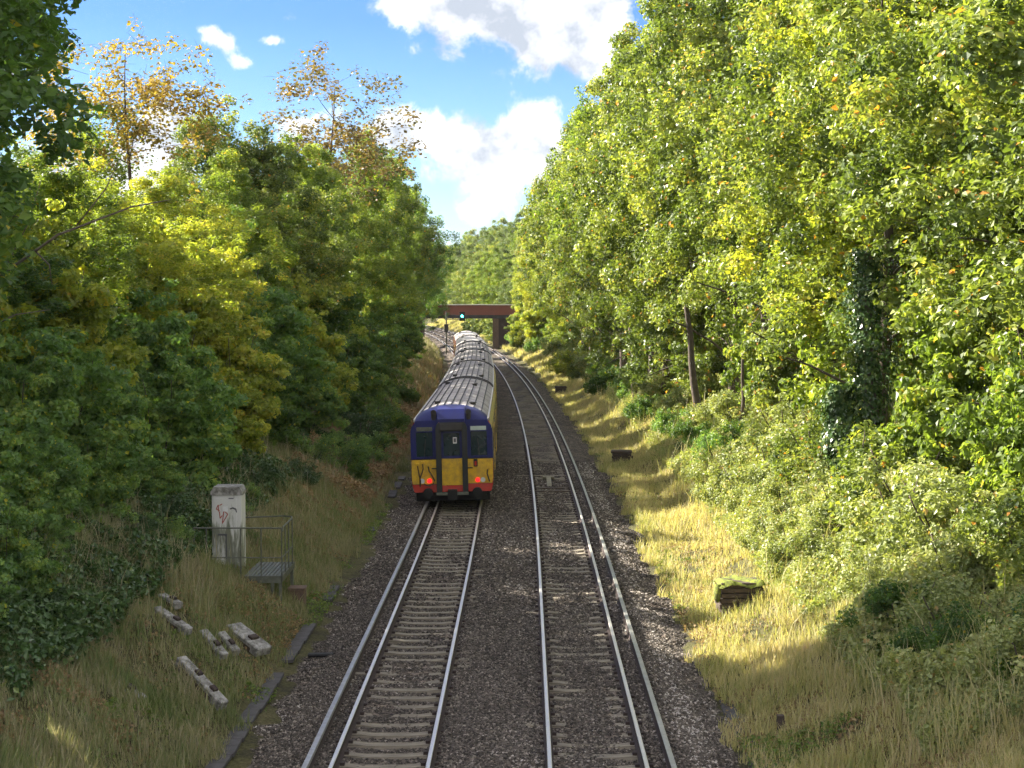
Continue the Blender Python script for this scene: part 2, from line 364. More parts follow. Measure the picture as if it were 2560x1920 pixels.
# cable troughs
for X0, lab, rngs in ((-4.92, 'dark concrete cable trough along the left edge of the ballast', (20, 84)), (3.78, 'dark concrete cable trough along the right edge of the ballast', (20, 100))):
    t = empty('cable_trough', (0,0,0)); tag(t, lab, 'cable trough')
    m = MB(); m.box(-.145,.145,-.495,.495,-.035,.03,bev=.006); m0 = None
    for k in range(rngs[0], rngs[1]):
        if random.random() < ((.0 if k < 32 else .12 if k < 37 else .72) if X0 < 0 else (.35 if k < 31 else .9)): continue
        if m0 is None: o = m0 = m.build('lid', TROUGH, t)
        else: o = m0.copy(); COL.objects.link(o); o.parent = t
        s = k+.5; o.location = (X0+shf(s)+random.uniform(-.02,.02), s, float(gz(X0, s))+(.035 if X0 < 0 else .02)+random.uniform(-.02,.0)); o.rotation_euler = (random.uniform(-.02,.02), random.uniform(-.05,.05), random.uniform(-.03,.03)+heading(s))

# ------------------------------------------------------------------ train
def section(n=14):
    """half profile of the roof from cantrail to crown"""
    pts = [(1.385,2.62),(1.36,2.78),(1.31,2.92),(1.23,3.06)]
    pts += [(1.12,3.165),(.98,3.255),(.80,3.335),(.60,3.395),(.40,3.437),(.20,3.462),(0,3.47)]
    return pts
BODYS = [(1.34,.50),(1.395,.75),(1.41,.95),(1.41,2.3),(1.385,2.62)]
L2 = 9.85
def carriage_proto(pale=False):
    c = empty('carriage')
    # body sides (profile to the gutter), open shell with ends
    half = BODYS+[(1.36,2.78),(1.31,2.92)]
    prof = [(-x, z) for x, z in half][::-1]+half       # left top .. left bottom, right bottom .. right top
    prof = half[::-1]+[(-x, z) for x, z in half]
    m = MB(); m.prism(prof, -L2+.02, L2-.02, 'y', 0); fixn(m.build('body', RED, c))
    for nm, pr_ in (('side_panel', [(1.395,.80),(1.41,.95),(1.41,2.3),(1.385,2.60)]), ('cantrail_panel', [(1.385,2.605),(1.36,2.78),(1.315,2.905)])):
        m = MB(); m.prism([(x+.004, z) for x, z in pr_]+[(x-.03, z) for x, z in pr_[::-1]], -L2+.03, L2-.03, 'y', 0); fixn(m.build(nm, SIDEREFL if nm[0] == 's' else CANTREFL, c))  # plates on the right side only, to carry the painted reflection
    # roof with raised seams
    rp = section()[2:]
    full = [(x, z) for x, z in rp]+[(-x, z) for x, z in rp[::-1][1:]]
    fine = []
    for i in range(len(full)-1):
        (xa, za), (xb, zb) = full[i], full[i+1]; fine.append((xa, za))
        if abs(xa) > 1.25 and abs(xb) > 1.2: continue
        mx, mz = (xa+xb)/2, (za+zb)/2
    fine.append(full[-1])
    m = MB(); m.prism([(x, z+.004) for x, z in fine]+[(-1.29,2.9),(1.29,2.9)], -L2+.015, L2-.015, 'y', 0)
    rf = fixn(m.build('roof', ROOFL if pale else ROOF, c))
    # seams sit on the roof
    sm = MB()
    def rz(x): 
        xs_ = [p[0] for p in rp][::-1]; zs_ = [p[1] for p in rp][::-1]; return float(np.interp(abs(x), xs_, zs_))
    for x in np.arange(-1.04, 1.05, .26 if not pale else .52):
        z = rz(x); sm.box(x-.016, x+.016, -L2+.02, L2-.02, z-.02, z+.035, 0)
    sm.build('roof_seams', RUB if not pale else GUT, c)
    gm = MB()
    for sx in (-1, 1): gm.box(sx*1.275-.03, sx*1.275+.03, -L2+.02, L2-.02, 2.96, 3.03, 0)
    gm.build('gutter', GUT, c)
    for yy in (-L2+.03, L2-.09, -L2+.45, L2-.5):
        em = MB()
        pr = [(x*1.012, z+.03) for x, z in rp]; pr = pr+[(-x, z) for x, z in pr[::-1][1:]]
        inn = [(x*.97, z-.05) for x, z in pr[::-1]]
        em.prism(pr+inn, yy, yy+.06, 'y', 0); fixn(em.build('end_strap', STL, c))
    # vents: two rows of small domes near the ends
    for (vx, vy) in ((-.55,-7.6),(.72,-7.8),(.55,4.0),(-.7,6.5)):
        v = MB(); z = rz(vx); v.cyl((vx, vy, z-.02), .10, .09, n=10, m=0); v.cyl((vx, vy, z+.07), .13, .03, n=10); v.build('roof_vent', STL, c)
    # windows and doors on both sides
    for sx in (-1, 1):
        for y in (-7.6,-5.3,-1.5,.3,2.1,5.7,7.7):
            w = MB(); w.box(sx*1.408-.008, sx*1.408+.008, y-.62, y+.62, 1.45, 2.25, 0, bev=.006); w.build('window', GLS, c)
        for y in (-3.4, 3.9):
            w = MB(); w.box(sx*1.412-.008, sx*1.412+.008, y-.6, y-.01, .62, 2.35, 0); w.box(sx*1.412-.008, sx*1.412+.008, y+.01, y+.6, .62, 2.35, 0); w.box(sx*1.424-.003, sx*1.424+.003, y-.5, y-.12, 1.4, 2.2, 1); w.box(sx*1.424-.003, sx*1.424+.003, y+.12, y+.5, 1.4, 2.2, 1)
            w.build('door', [YEL, GLS], c)
    lg = MB(); lg.box(-1.28,1.28,-L2+.25,-L2+.6,.16,.46); lg.build('end_underframe', BLK, c)
    u = MB(); u.box(-1.2,1.2,-L2+.2,L2-.2,.38,.50); u.box(-1.1,1.1,-3.5,3.2,.12,.38)
    u.box(-.35,.35,-L2-.1,-L2+.3,.6,1.0); u.build('underframe', BLK, c)
    for y in (-6.9, 6.9):
        bg = MB(); bg.box(-1.02,-.92,y-1.6,y+1.6,.22,.62); bg.box(.92,1.02,y-1.6,y+1.6,.22,.62); bg.box(-.95,.95,y-.3,y+.3,.3,.5)
        for a in (-1.2, 1.2):
            bg.tube([(-1.0,y+a,.42),(1.0,y+a,.42)], .07, 8)
            for sx in (-1, 1): bg.cyl((sx*.7525-.06, y+a, .42), .42, .12, 'x', 20)
        bg.build('bogie', BLK, c)
    # gangway between carriages
    gw = MB(); gw.box(-.5,.5,L2-.02,L2+.45,.9,2.9,0,bev=.04); gw.box(-1.15,1.15,L2+.19,L2+.24,.95,3.05); gw.build('gangway_bellows', RUB, c)
    return c
train = empty('commuter_train', (0,0,0)); tag(train, 'red suburban train with blue and yellow cab end and grey ribbed roofs running away', 'train')
c0 = carriage_proto(False); c1 = carriage_proto(True)
FACE = 57.4
cars = []
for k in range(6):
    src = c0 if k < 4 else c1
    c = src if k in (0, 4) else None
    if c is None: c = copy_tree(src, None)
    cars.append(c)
    if k >= 4:                          # the two leading carriages stay red, without the painted reflection
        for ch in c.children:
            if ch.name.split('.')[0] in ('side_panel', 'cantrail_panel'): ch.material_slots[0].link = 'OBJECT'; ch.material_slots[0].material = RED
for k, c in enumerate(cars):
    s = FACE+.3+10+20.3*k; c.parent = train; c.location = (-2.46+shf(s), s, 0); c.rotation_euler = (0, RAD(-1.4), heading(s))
cab = cars[0]; Y = -L2
for ch in list(cab.children):           # the cab end has a sloping dome instead of the square roof end
    nm = ch.name.split('.')[0]
    if nm in ('roof', 'roof_seams'):
        ch.data = ch.data.copy()
        for v in ch.data.vertices:
            if v.co.y < -9: v.co.y = Y+.62
    elif nm == 'end_strap' and min(v.co.y for v in ch.data.vertices) < -9: bpy.data.objects.remove(ch)
def sub(m, name, mats, smooth=False, fix=True):
    o = m.build(name, mats, cab, smooth); return fixn(o) if fix else o
# cab end panels
def panel(x0, x1, z0, z1, y0=Y-.06, y1=Y+.02, cut=None):
    if cut: poly = cut
    else: poly = [(x0,z0),(x1,z0),(x1,z1),(x0,z1)]
    m = MB(); m.prism(poly, y0, y1, 'y'); return m
for sx in (-1, 1):
    X = lambda a: sx*a
    m = panel(0,0,0,0, cut=[(X(.45),1.66),(X(1.41),1.66),(X(1.41),2.62),(X(1.37),2.78),(X(1.22),2.98),(X(.45),2.98)]); sub(m, 'cab_front', BLUE)
    m = panel(0,0,0,0, Y-.075, cut=[(X(.45),.78),(X(1.37),.78),(X(1.40),.95),(X(1.40),1.63),(X(.45),1.63)]); sub(m, 'yellow_panel', YEL)
    m = panel(0,0,0,0, Y-.068, cut=[(X(.45),.5),(X(1.30),.5),(X(1.37),.775),(X(.45),.775)]); sub(m, 'red_skirt', RED)
    # windscreen with frame
    w = MB(); w.box(min(X(.66),X(1.22)), max(X(.66),X(1.22)), Y-.068, Y-.05, 1.74, 2.58, 0, bev=.006); o = sub(w, 'windscreen', GLS)
    d = MB(); d.box(min(X(.66),X(1.20)), max(X(.66),X(1.20)), Y-.075, Y-.066, 2.62, 2.76, 0, bev=.003); sub(d, 'destination_blind', BLIND if sx > 0 else GALV)
    f = MB()
    for (a, b_, z0, z1) in ((.62,.655,1.70,2.80),(1.225,1.26,1.70,2.80),(.62,1.26,2.585,2.61),(.62,1.26,1.70,1.735)):
        f.box(min(X(a),X(b_)), max(X(a),X(b_)), Y-.085, Y-.06, z0, z1)
    sub(f, 'window_frame', BLUE)
    # wiper
    wp = MB(); wp.tube([(X(.95),Y-.10,1.76),(X(.90),Y-.11,2.35)], .012, 5); sub(wp, 'wiper', STL)
    # lamps
    lx = .80 if sx < 0 else .87
    l = MB(); l.cyl((X(lx), Y-.11, .90), .075, .04, 'y', 20); sub(l, 'tail_lamp', TAIL)
    l = MB(); l.cyl((X(1.05), Y-.105, .90), .085, .035, 'y', 20); l.box(X(1.05)-.11, X(1.05)+.11, Y-.095, Y-.07, .79, 1.01, 1, bev=.004); sub(l, 'headlamp', [LENS, YEL])
    # horn on dome
    h = MB(); h.tube([(X(.60),Y-.02,3.0),(X(.60),Y-.04,3.22)], [.07,.09], 8); h.tube([(X(.60),Y-.10,3.26),(X(.60),Y+.15,3.28)], [.10,.05], 10); h.tube([(X(.60),Y-.08,3.10),(X(.60),Y+.15,3.12)], [.09,.05], 10); sub(h, 'horn', STL)
    # cab side plating, blue down to the waist
    bm_ = MB(); bm_.box(min(X(1.40),X(1.418)), max(X(1.40),X(1.418)), Y-.03, Y+.35, 1.65, 2.55); sub(bm_, 'cab_side', BLUE)
# blue dome
def domez(x): 
    rp = section()[2:]; return float(np.interp(abs(x), [p[0] for p in rp][::-1], [p[1] for p in rp][::-1]))
m = MB(); xs_ = np.linspace(-1.31, 1.31, 27); prof = [(0.0,0.0),(.08,.42),(.26,.80),(.45,.95),(.66,1.0)]
V_ = []; F_ = []
for (dy, k) in prof:
    for x in xs_:
        zt = domez(x)+.02; zb = min(2.965, zt); V_.append((x*(.985+.015*k), Y-.06+dy, zb+(zt-zb)*k+.004))
n = len(xs_)
for i in range(len(prof)-1):
    for k in range(n-1): F_.append((i*n+k, i*n+k+1, (i+1)*n+k+1, (i+1)*n+k))
m.add(V_, F_); sub(m, 'cab_dome', BLUE, True, False)
m = MB(); m.prism([(Y-.30,2.93),(Y+.5,2.93),(Y+.5,3.45),(Y+.28,3.46),(Y+.0,3.36),(Y-.30,3.04)], -.47, .47, 'x'); sub(m, 'gangway_hood', BLUE)
# gangway frame (rounded arch), protruding
out_ = [(-.54,.45),(-.54,2.72),(-.50,2.85),(-.40,2.93),(.40,2.93),(.50,2.85),(.54,2.72),(.54,.45)]
inn_ = [(-.36,.45),(-.36,2.62),(.36,2.62),(.36,.45)]
m = MB()
def strip(a, b_, y0, y1):
    m.prism([a[0], a[1], b_[1], b_[0]], y0, y1, 'y')
m.prism([(-.54,.45),(-.36,.45),(-.36,2.62),(-.54,2.72)], Y-.36, Y, 'y'); m.prism([(.36,.45),(.54,.45),(.54,2.72),(.36,2.62)], Y-.36, Y, 'y')
m.prism([(-.54,2.72),(-.36,2.62),(.36,2.62),(.54,2.72),(.50,2.85),(.40,2.93),(-.40,2.93),(-.50,2.85)], Y-.36, Y, 'y')
sub(m, 'gangway_frame', RUB)
m = MB(); m.box(-.56,.56,Y-.40,Y-.34,.42,.52,bev=.01); sub(m, 'gangway_sill', GALV)
m = MB(); m.box(-.40,.40,Y-.385,Y-.345,2.66,2.90,bev=.01); sub(m, 'gangway_rim', STL)
m = MB(); m.box(-.355,.355,Y-.16,Y-.1,.74,1.66); sub(m, 'gangway_door', YEL)
m = MB(); m.box(-.355,.355,Y-.17,Y-.1,.52,.735); sub(m, 'door_skirt', RED)
m = MB(); m.box(-.355,.355,Y-.155,Y-.1,1.67,2.62); sub(m, 'upper_door', BLUE)
m = MB(); m.box(-.28,.28,Y-.165,Y-.156,1.76,2.54,bev=.003); sub(m, 'door_window', GLS)
m = MB(); m.box(.05,.18,Y-.172,Y-.166,2.18,2.40); m.box(.075,.155,Y-.176,Y-.1725,2.22,2.36,1); sub(m, 'window_notice', [WHITE, DARKG])
# hoses and couplings
def hose(pts, r=.022): 
    m = MB(); m.tube(pts, r, 7); sub(m, 'jumper_hose', PIPE)
Yh = Y-.12
hose([(-1.20,Yh,1.46),(-1.17,Yh-.03,1.30),(-1.14,Yh-.05,1.1),(-1.10,Yh-.05,.9),(-1.12,Yh-.04,.7)])
hose([(-1.02,Yh,1.52),(-1.0,Yh-.04,1.33),(-1.06,Yh-.06,1.15),(-1.12,Yh-.05,.98),(-1.12,Yh-.05,.80)])
hose([(-.83,Yh,1.42),(-.80,Yh-.05,1.25),(-.70,Yh-.08,1.08),(-.62,Yh-.07,.92),(-.66,Yh-.05,.80),(-.80,Yh-.03,.74)], .026)
hose([(-.98,Yh,.80),(-.9,Yh-.03,.75),(-.75,Yh-.04,.73)])
hose([(1.22,Yh,1.28),(1.20,Yh-.05,1.12),(1.24,Yh-.06,.98),(1.28,Yh-.04,.84)], .024)
for (x, z) in ((-1.20,1.47),(-1.02,1.53),(-.83,1.44),(1.22,1.29)):
    m = MB(); m.box(x-.06,x+.06,Y-.15,Y-.07,z-.04,z+.05,bev=.01); sub(m, 'hose_socket', YEL)
m = MB(); m.box(.74,.88,Y-.12,Y-.07,1.36,1.62,bev=.01); m.box(.775,.845,Y-.135,Y-.12,1.40,1.55,1); sub(m, 'handle_recess', [RUB, RED])
for sx in (-1, 1):
    m = MB(); m.box(sx*.62-.09,sx*.62+.09,Y-.10,Y-.07,1.30,1.34); sub(m, 'lamp_bracket', RUB)
m = MB(); m.box(-1.15,1.15,Y-.02,Y+.4,.34,.5); m.box(-.16,.16,Y-.45,Y+.1,.62-.35,.95-.35); m.cyl((-.85,Y-.30,.48),.17,.28,'y',14); m.cyl((.85,Y-.30,.48),.17,.28,'y',14); sub(m, 'coupler', BLK)
# outline of cab panels: thin dark beads
for sx in (-1, 1):
    for a, z0, z1 in ((1.41, 1.632, 1.658), (1.38, .772, .784)):
        m = MB(); m.box(min(sx*.46,sx*a), max(sx*.46,sx*a), Y-.08, Y-.06, z0, z1); sub(m, 'panel_bead', BLK)

# ------------------------------------------------------------------ bridge, signal
SB = 238.0; cB = shf(SB)
br = empty('road_bridge', (cB, SB, 0)); tag(br, 'rust red steel girder bridge crossing above the railway in the distance', 'bridge')
m = MB(); m.box(-9, 12, -.25, .1, 4.45, 5.82); m.build('girder', GIRD, br)
m = MB(); m.box(-9, 12, -.45, .3, 5.82, 5.95, bev=.02); m.build('top_flange', GUT, br)
m = MB(); m.box(-9, 12, -.4, .3, 3.95, 4.44); 
for k in range(14): m.box(-8.8+k*1.5, -8.65+k*1.5, -.52, -.40, 4.0, 4.44)
m.build('lower_flange', STL, br)
m = MB(); 
for k in range(15): m.box(-8.9+k*1.5, -8.82+k*1.5, -.33, -.25, 4.5, 5.82)
m.build('stiffener', GIRD, br)
m = MB(); m.box(-9, 12, .3, 7, 3.95, 4.6); m.build('deck', STL, br)
m = MB(); m.box(-9,12,6.9,7.2,4.6,5.8); m.build('far_parapet', GIRD, br)
m = MB(); m.box(3.2, 12, .35, 6.8, -.5, 3.94); m.build('abutment', BRICKD, br)
m = MB(); m.box(3.15, 4.0, -.1, .34, -.5, 3.94); m.build('pilaster', RUSTBOX, br)
m = MB(); m.prism([(4.0,-.5),(4.0,3.94),(9,3.94),(13,2.0),(13,-.5)], -.0, .345, 'y'); fixn(m.build('wing_wall', BRICKD, br))
m = MB(); m.box(-12, -6.9, .35, 6.8, -.5, 3.94); m.build('abutment', BRICKD, br)
ss_ = 212.0
sg = empty('signal_post', (-9.95, ss_, 0)); tag(sg, 'grey railway signal post with green light on the left before the bridge', 'signal')
m = MB(); m.tube([(0,0,-.4),(0,0,5.2)], .09, 10); m.build('post', GALV, sg)
m = MB(); m.tube([(0,0,4.2),(1.9,0,4.2)], .05, 8); m.tube([(0,0,5.0),(1.9,0,4.6)], .03, 6); m.build('bracket_arm', GALV, sg)
m = MB(); m.box(1.65,2.35,-.1,.12,4.0,5.15,bev=.03); m.build('signal_head', BLK, sg)
m = MB(); m.cyl((2.0,-.16,4.60),.15,.05,'y',16); m.build('signal_lamp', GREEN, sg)
m = MB(); m.tube([(2.0,-.38,4.77),(2.0,-.1,4.80)], [.13,.17], 12, cap=False); m.build('lamp_hood', BLK, sg)
m = MB(); m.box(-.25,.25,-.2,.25,2.6,3.6); m.box(-.06,.06,-.3,-.2,.9,1.9); m.build('relay_box', STL, sg)

mk = empty('marker_post', (-7.4, 130, float(gz(-5.9,130)))); tag(mk, 'small yellow marker post in brown grass left of the train', 'marker post')
m = MB(); m.box(-.12,.12,-.03,.03,.1,.65,bev=.01); m.build('plate', SIGY, mk); m = MB(); m.box(-.04,.04,.03,.08,-.2,.5); m.build('post', STL, mk)
st_ = MB(); st_.box(-.06,.06,-.06,.06,-.1,.34,bev=.01); st_.box(-.064,.064,-.064,.064,.2,.25,1); o = st_.build('stump_post', [TIMBER, TIMBER]); o.location = (4.35,28.3,float(gz(4.35,28.3))); tag(o, 'short dark wooden post at the foot of the right bank', 'post')

# ------------------------------------------------------------------ sleeper stacks on the right bank
def stack(X, s, w, d, h, n, moss, lab, rz):
    z = float(gz(X, s)); t = empty('timber_stack', (X+shf(s), s, z-.08), rz); tag(t, lab, 'timber stack', 'stacks of old timbers along the right bank')
    hh = h/n; r = random.Random(int(s))
    for k in range(n):
        m = MB(); a = r.uniform(-.05,.05); b_ = r.uniform(-.05,.05)
        for q in range(3):
            y0 = -d/2+q*d/3
            m.box(-w/2+a+r.uniform(-.04,.04), w/2+b_+r.uniform(-.04,.04), y0+.01, y0+d/3-.01, k*hh+.008, (k+1)*hh-.01, 0, bev=.012)
        m.build('timber', TIMBER, t)
    if moss:
        V = []; xs_ = np.linspace(-w/2-.05, w/2+.03, 16); ys_ = np.linspace(-d/2-.05, d/2+.04, 12)
        mm = MB(); v = [(x, y, h-.012+.045*sin(x*9+y*7)+.035*r.random()-(.09 if (i in (0,15) or j in (0,11)) else 0)) for j, y in enumerate(ys_) for i, x in enumerate(xs_)]
        f = [(j*16+i, j*16+i+1, j*16+i+17, j*16+i+16) for j in range(11) for i in range(15)]
        mm.add(v, f); mm.build('moss_cap', MOSS, t, True)
        mm = MB(); mm.tube([(-w/2-.05,-d/2+.1,h-.05),(-w/2-.08,-d/2+.05,h*.5),(-w/2-.07,-d/2,.3)], [.09,.08,.04], 8); mm.build('moss_hanging', MOSS, t, True)
    return t
stack(4.98, 38.7, 1.02, .8, .74, 6, True, 'near stack of rotting timbers capped with bright green moss', .06)
stack(4.55, 75.0, .92, .8, .62, 5, False, 'middle stack of rotting timbers with bare brown top in the golden grass', -.08)
stack(4.15, 127.0, .9, .8, .72, 4, False, 'far dark stack of timbers beside the curve of the empty track', .03)

# ------------------------------------------------------------------ discarded concrete sleepers, left bank
def slab(p0, p1, w, h, lab, zoff=.1):
    (xa, sa), (xb, sb) = p0, p1
    za, zb = float(gz(xa, sa))+zoff*.4-.06, float(gz(xb, sb))+zoff*.6-.02
    d = np.array([xb-xa, sb-sa, zb-za]); Ln = float(np.linalg.norm(d)); t = empty('concrete_sleeper', ((xa+xb)/2, (sa+sb)/2, (za+zb)/2))
    t.rotation_euler = (0, -math.asin(d[2]/Ln), math.atan2(d[1], d[0])); tag(t, lab, 'concrete sleeper', 'discarded concrete sleepers on the left bank')
    m = MB(); w *= .82; h *= .8; m.box(-Ln/2, Ln/2, -w/2, w/2, 0, h, 0, bev=.02); m.build('body', CONCW, t)
    m = MB()
    for a in ((-.12, .22) if Ln > 1.2 else (.1,)):
        m = MB(); m.box(Ln*a-.06, Ln*a+.08, -w*.22, w*.3, h-.005, h+.05, 0, bev=.012); m.build('rail_fastening', RAILSIDE, t)
    m = MB(); m.box(-Ln/2+.1, Ln*.3, -w/2-.002, w/2+.002, -.01, h*.55, 0); m.build('dark_band', TIMBER, t); return t  # darker band along the lower sides
slab((-6.05,34.2),(-5.3,33.6),.5,.24,'wide concrete sleeper end with two white pads nearest the ballast',.18)
slab((-6.2,29.65),(-5.3,28.95),.26,.24,'nearest low concrete sleeper with its dark end towards the ballast',.2)
slab((-7.1,31.9),(-6.35,31.3),.25,.2,'pale concrete sleeper half sunk in grass below the cabinet platform',.12)
slab((-7.25,33.1),(-6.8,32.7),.22,.18,'topmost dull concrete sleeper near the bramble edge',.12)
slab((-6.2,31.8),(-5.7,31.3),.24,.2,'short mossy concrete sleeper in the middle of the grass',.14)
slab((-5.98,32.5),(-5.6,32.1),.22,.2,'small concrete sleeper stub right of the mossy one',.14)
slab((-6.9,27.6),(-6.3,27.2),.3,.1,'flat broken concrete slab sunk deepest in the near weeds',.1)
m = MB(); m.box(-.42,.42,-.1,.1,0,.06,0,bev=.02); o = m.build('black_strip', BLK); o.location = (-4.1,34.6,-.21); o.rotation_euler = (0,0,.08); tag(o, 'black strip lying flat on ballast left of the conductor rail', 'rubber strip')  # low black strip laid flat on the stones

# ------------------------------------------------------------------ cabinet and platform
cz = .88
cb = empty('relay_cabinet', (-6.98, 39.3, cz)); tag(cb, 'tall weathered white lineside cabinet with red graffiti and green algae', 'cabinet')
m = MB(); m.box(-.35,.35,-.28,.28,-.3,1.74,bev=.012); m.build('case', CAB, cb)
m = MB(); m.prism([(-.37,1.74),(.37,1.74),(.37,1.82),(.30,1.94),(-.30,1.94),(-.37,1.82)], -.31, .30, 'y'); fixn(m.build('cap', CONCW, cb))
m = MB(); m.box(-.30,.24,-.297,-.28,.08,1.68,bev=.005); dr = m.build('door', CAB, cb)
m = MB(); m.box(-.09,.03,-.312,-.298,1.36,1.48); m.build('label_plate', WHITE, dr)
m = MB(); m.box(-.02,.0,-.33,-.298,.25,.80); m.box(-.2,.01,-.32,-.298,.80,.84); m.build('handle', DARKG, dr)
m = MB()
for a, b_ in (((-.24,1.42),(-.19,1.52)),((-.19,1.52),(-.18,1.36)),((-.24,1.42),(-.16,1.38)),((-.16,1.50),(-.10,1.54)),((-.16,1.36),(-.15,1.2)),((-.15,1.2),(-.10,1.27)),((-.06,1.38),(-.10,1.08)),((-.06,1.38),(.03,1.30)),((.03,1.30),(-.10,1.08))):
    m.tube([(a[0],-.302,a[1]),(b_[0],-.302,b_[1])], .011, 5)
m.build('graffiti', REDP, dr)
m = MB(); m.tube([(.08,-.302,1.42),(.15,-.302,1.45),(.22,-.302,1.42),(.24,-.302,1.34)], [.012,.02,.02,.01], 5); m.box(.05,.17,-.303,-.296,1.655,1.68); m.build('paint_scuff', DARKG, dr)
pf = empty('access_platform', (-5.98, 39.1, 0)); tag(pf, 'green metal access platform with handrails beside the cabinet', 'platform')
m = MB()
for k in range(9): m.box(-.40+k*.088, -.40+k*.088+.062, -1.0, .95, cz-.04, cz, 0)
m.box(-.42,.42,-1.04,-1.0,cz-.16,cz-.0); m.box(-.42,.42,.95,.99,cz-.16,cz); m.box(-.44,-.41,-1.04,.99,cz-.14,cz+.005); m.box(.40,.43,-1.04,.99,cz-.14,cz+.005)
m.build('grating', GALV, pf)
for (x, y) in ((.38,-.98),(.38,.9),(-.38,-.98),(.2,-.98)):
    m = MB(); g0 = float(gz(-5.98+x, 39.1+y))-.2; m.box(x-.035,x+.035,y-.035,y+.035,g0,cz-.12); m.build('leg', GALV, pf)
for i, (x, y) in enumerate(((.42,-1.02),(.42,-.45),(.42,.1),(.42,.72),(-.05,-1.02),(-.52,-1.02),(-1.3,-1.02),(-1.98+.4,-1.02))):
    m = MB(); z0 = cz-.1 if x > -.6 else float(gz(-5.98+x, 39.1+y))-.2; m.tube([(x,y,z0),(x,y,cz+1.1)], .016, 7); m.build('post', GALV, pf)
m = MB(); m.tube([(-1.6,-1.02,cz+1.1),(.42,-1.02,cz+1.1)], .018, 7); m.tube([(.42,-.85,cz+1.0),(.42,-.8,cz+1.1),(.42,.6,cz+1.1),(.38,.95,cz+1.1),(.15,1.1,cz+1.1),(-.8,1.1,cz+1.06)], .018, 7); m.build('handrail', GALV, pf)
m = MB(); m.tube([(-1.6,-1.02,cz+.42),(.42,-1.02,cz+.42)], .014, 7); m.tube([(.42,-.98,cz+.42),(.42,.8,cz+.42)], .014, 7); m.build('mid_rail', GALV, pf)
bx = empty('junction_box', (-5.40, 39.5, float(gz(-5.4,39.5)))); tag(bx, 'small brown box on the ground at the foot of the platform', 'box')
m = MB(); m.box(-.19,.19,-.2,.2,-.1,.34,bev=.015); m.build('case', RUSTBOX, bx); m = MB(); m.box(-.205,.205,-.215,.215,.34,.38,bev=.01); m.build('lid', RUSTBOX, bx)

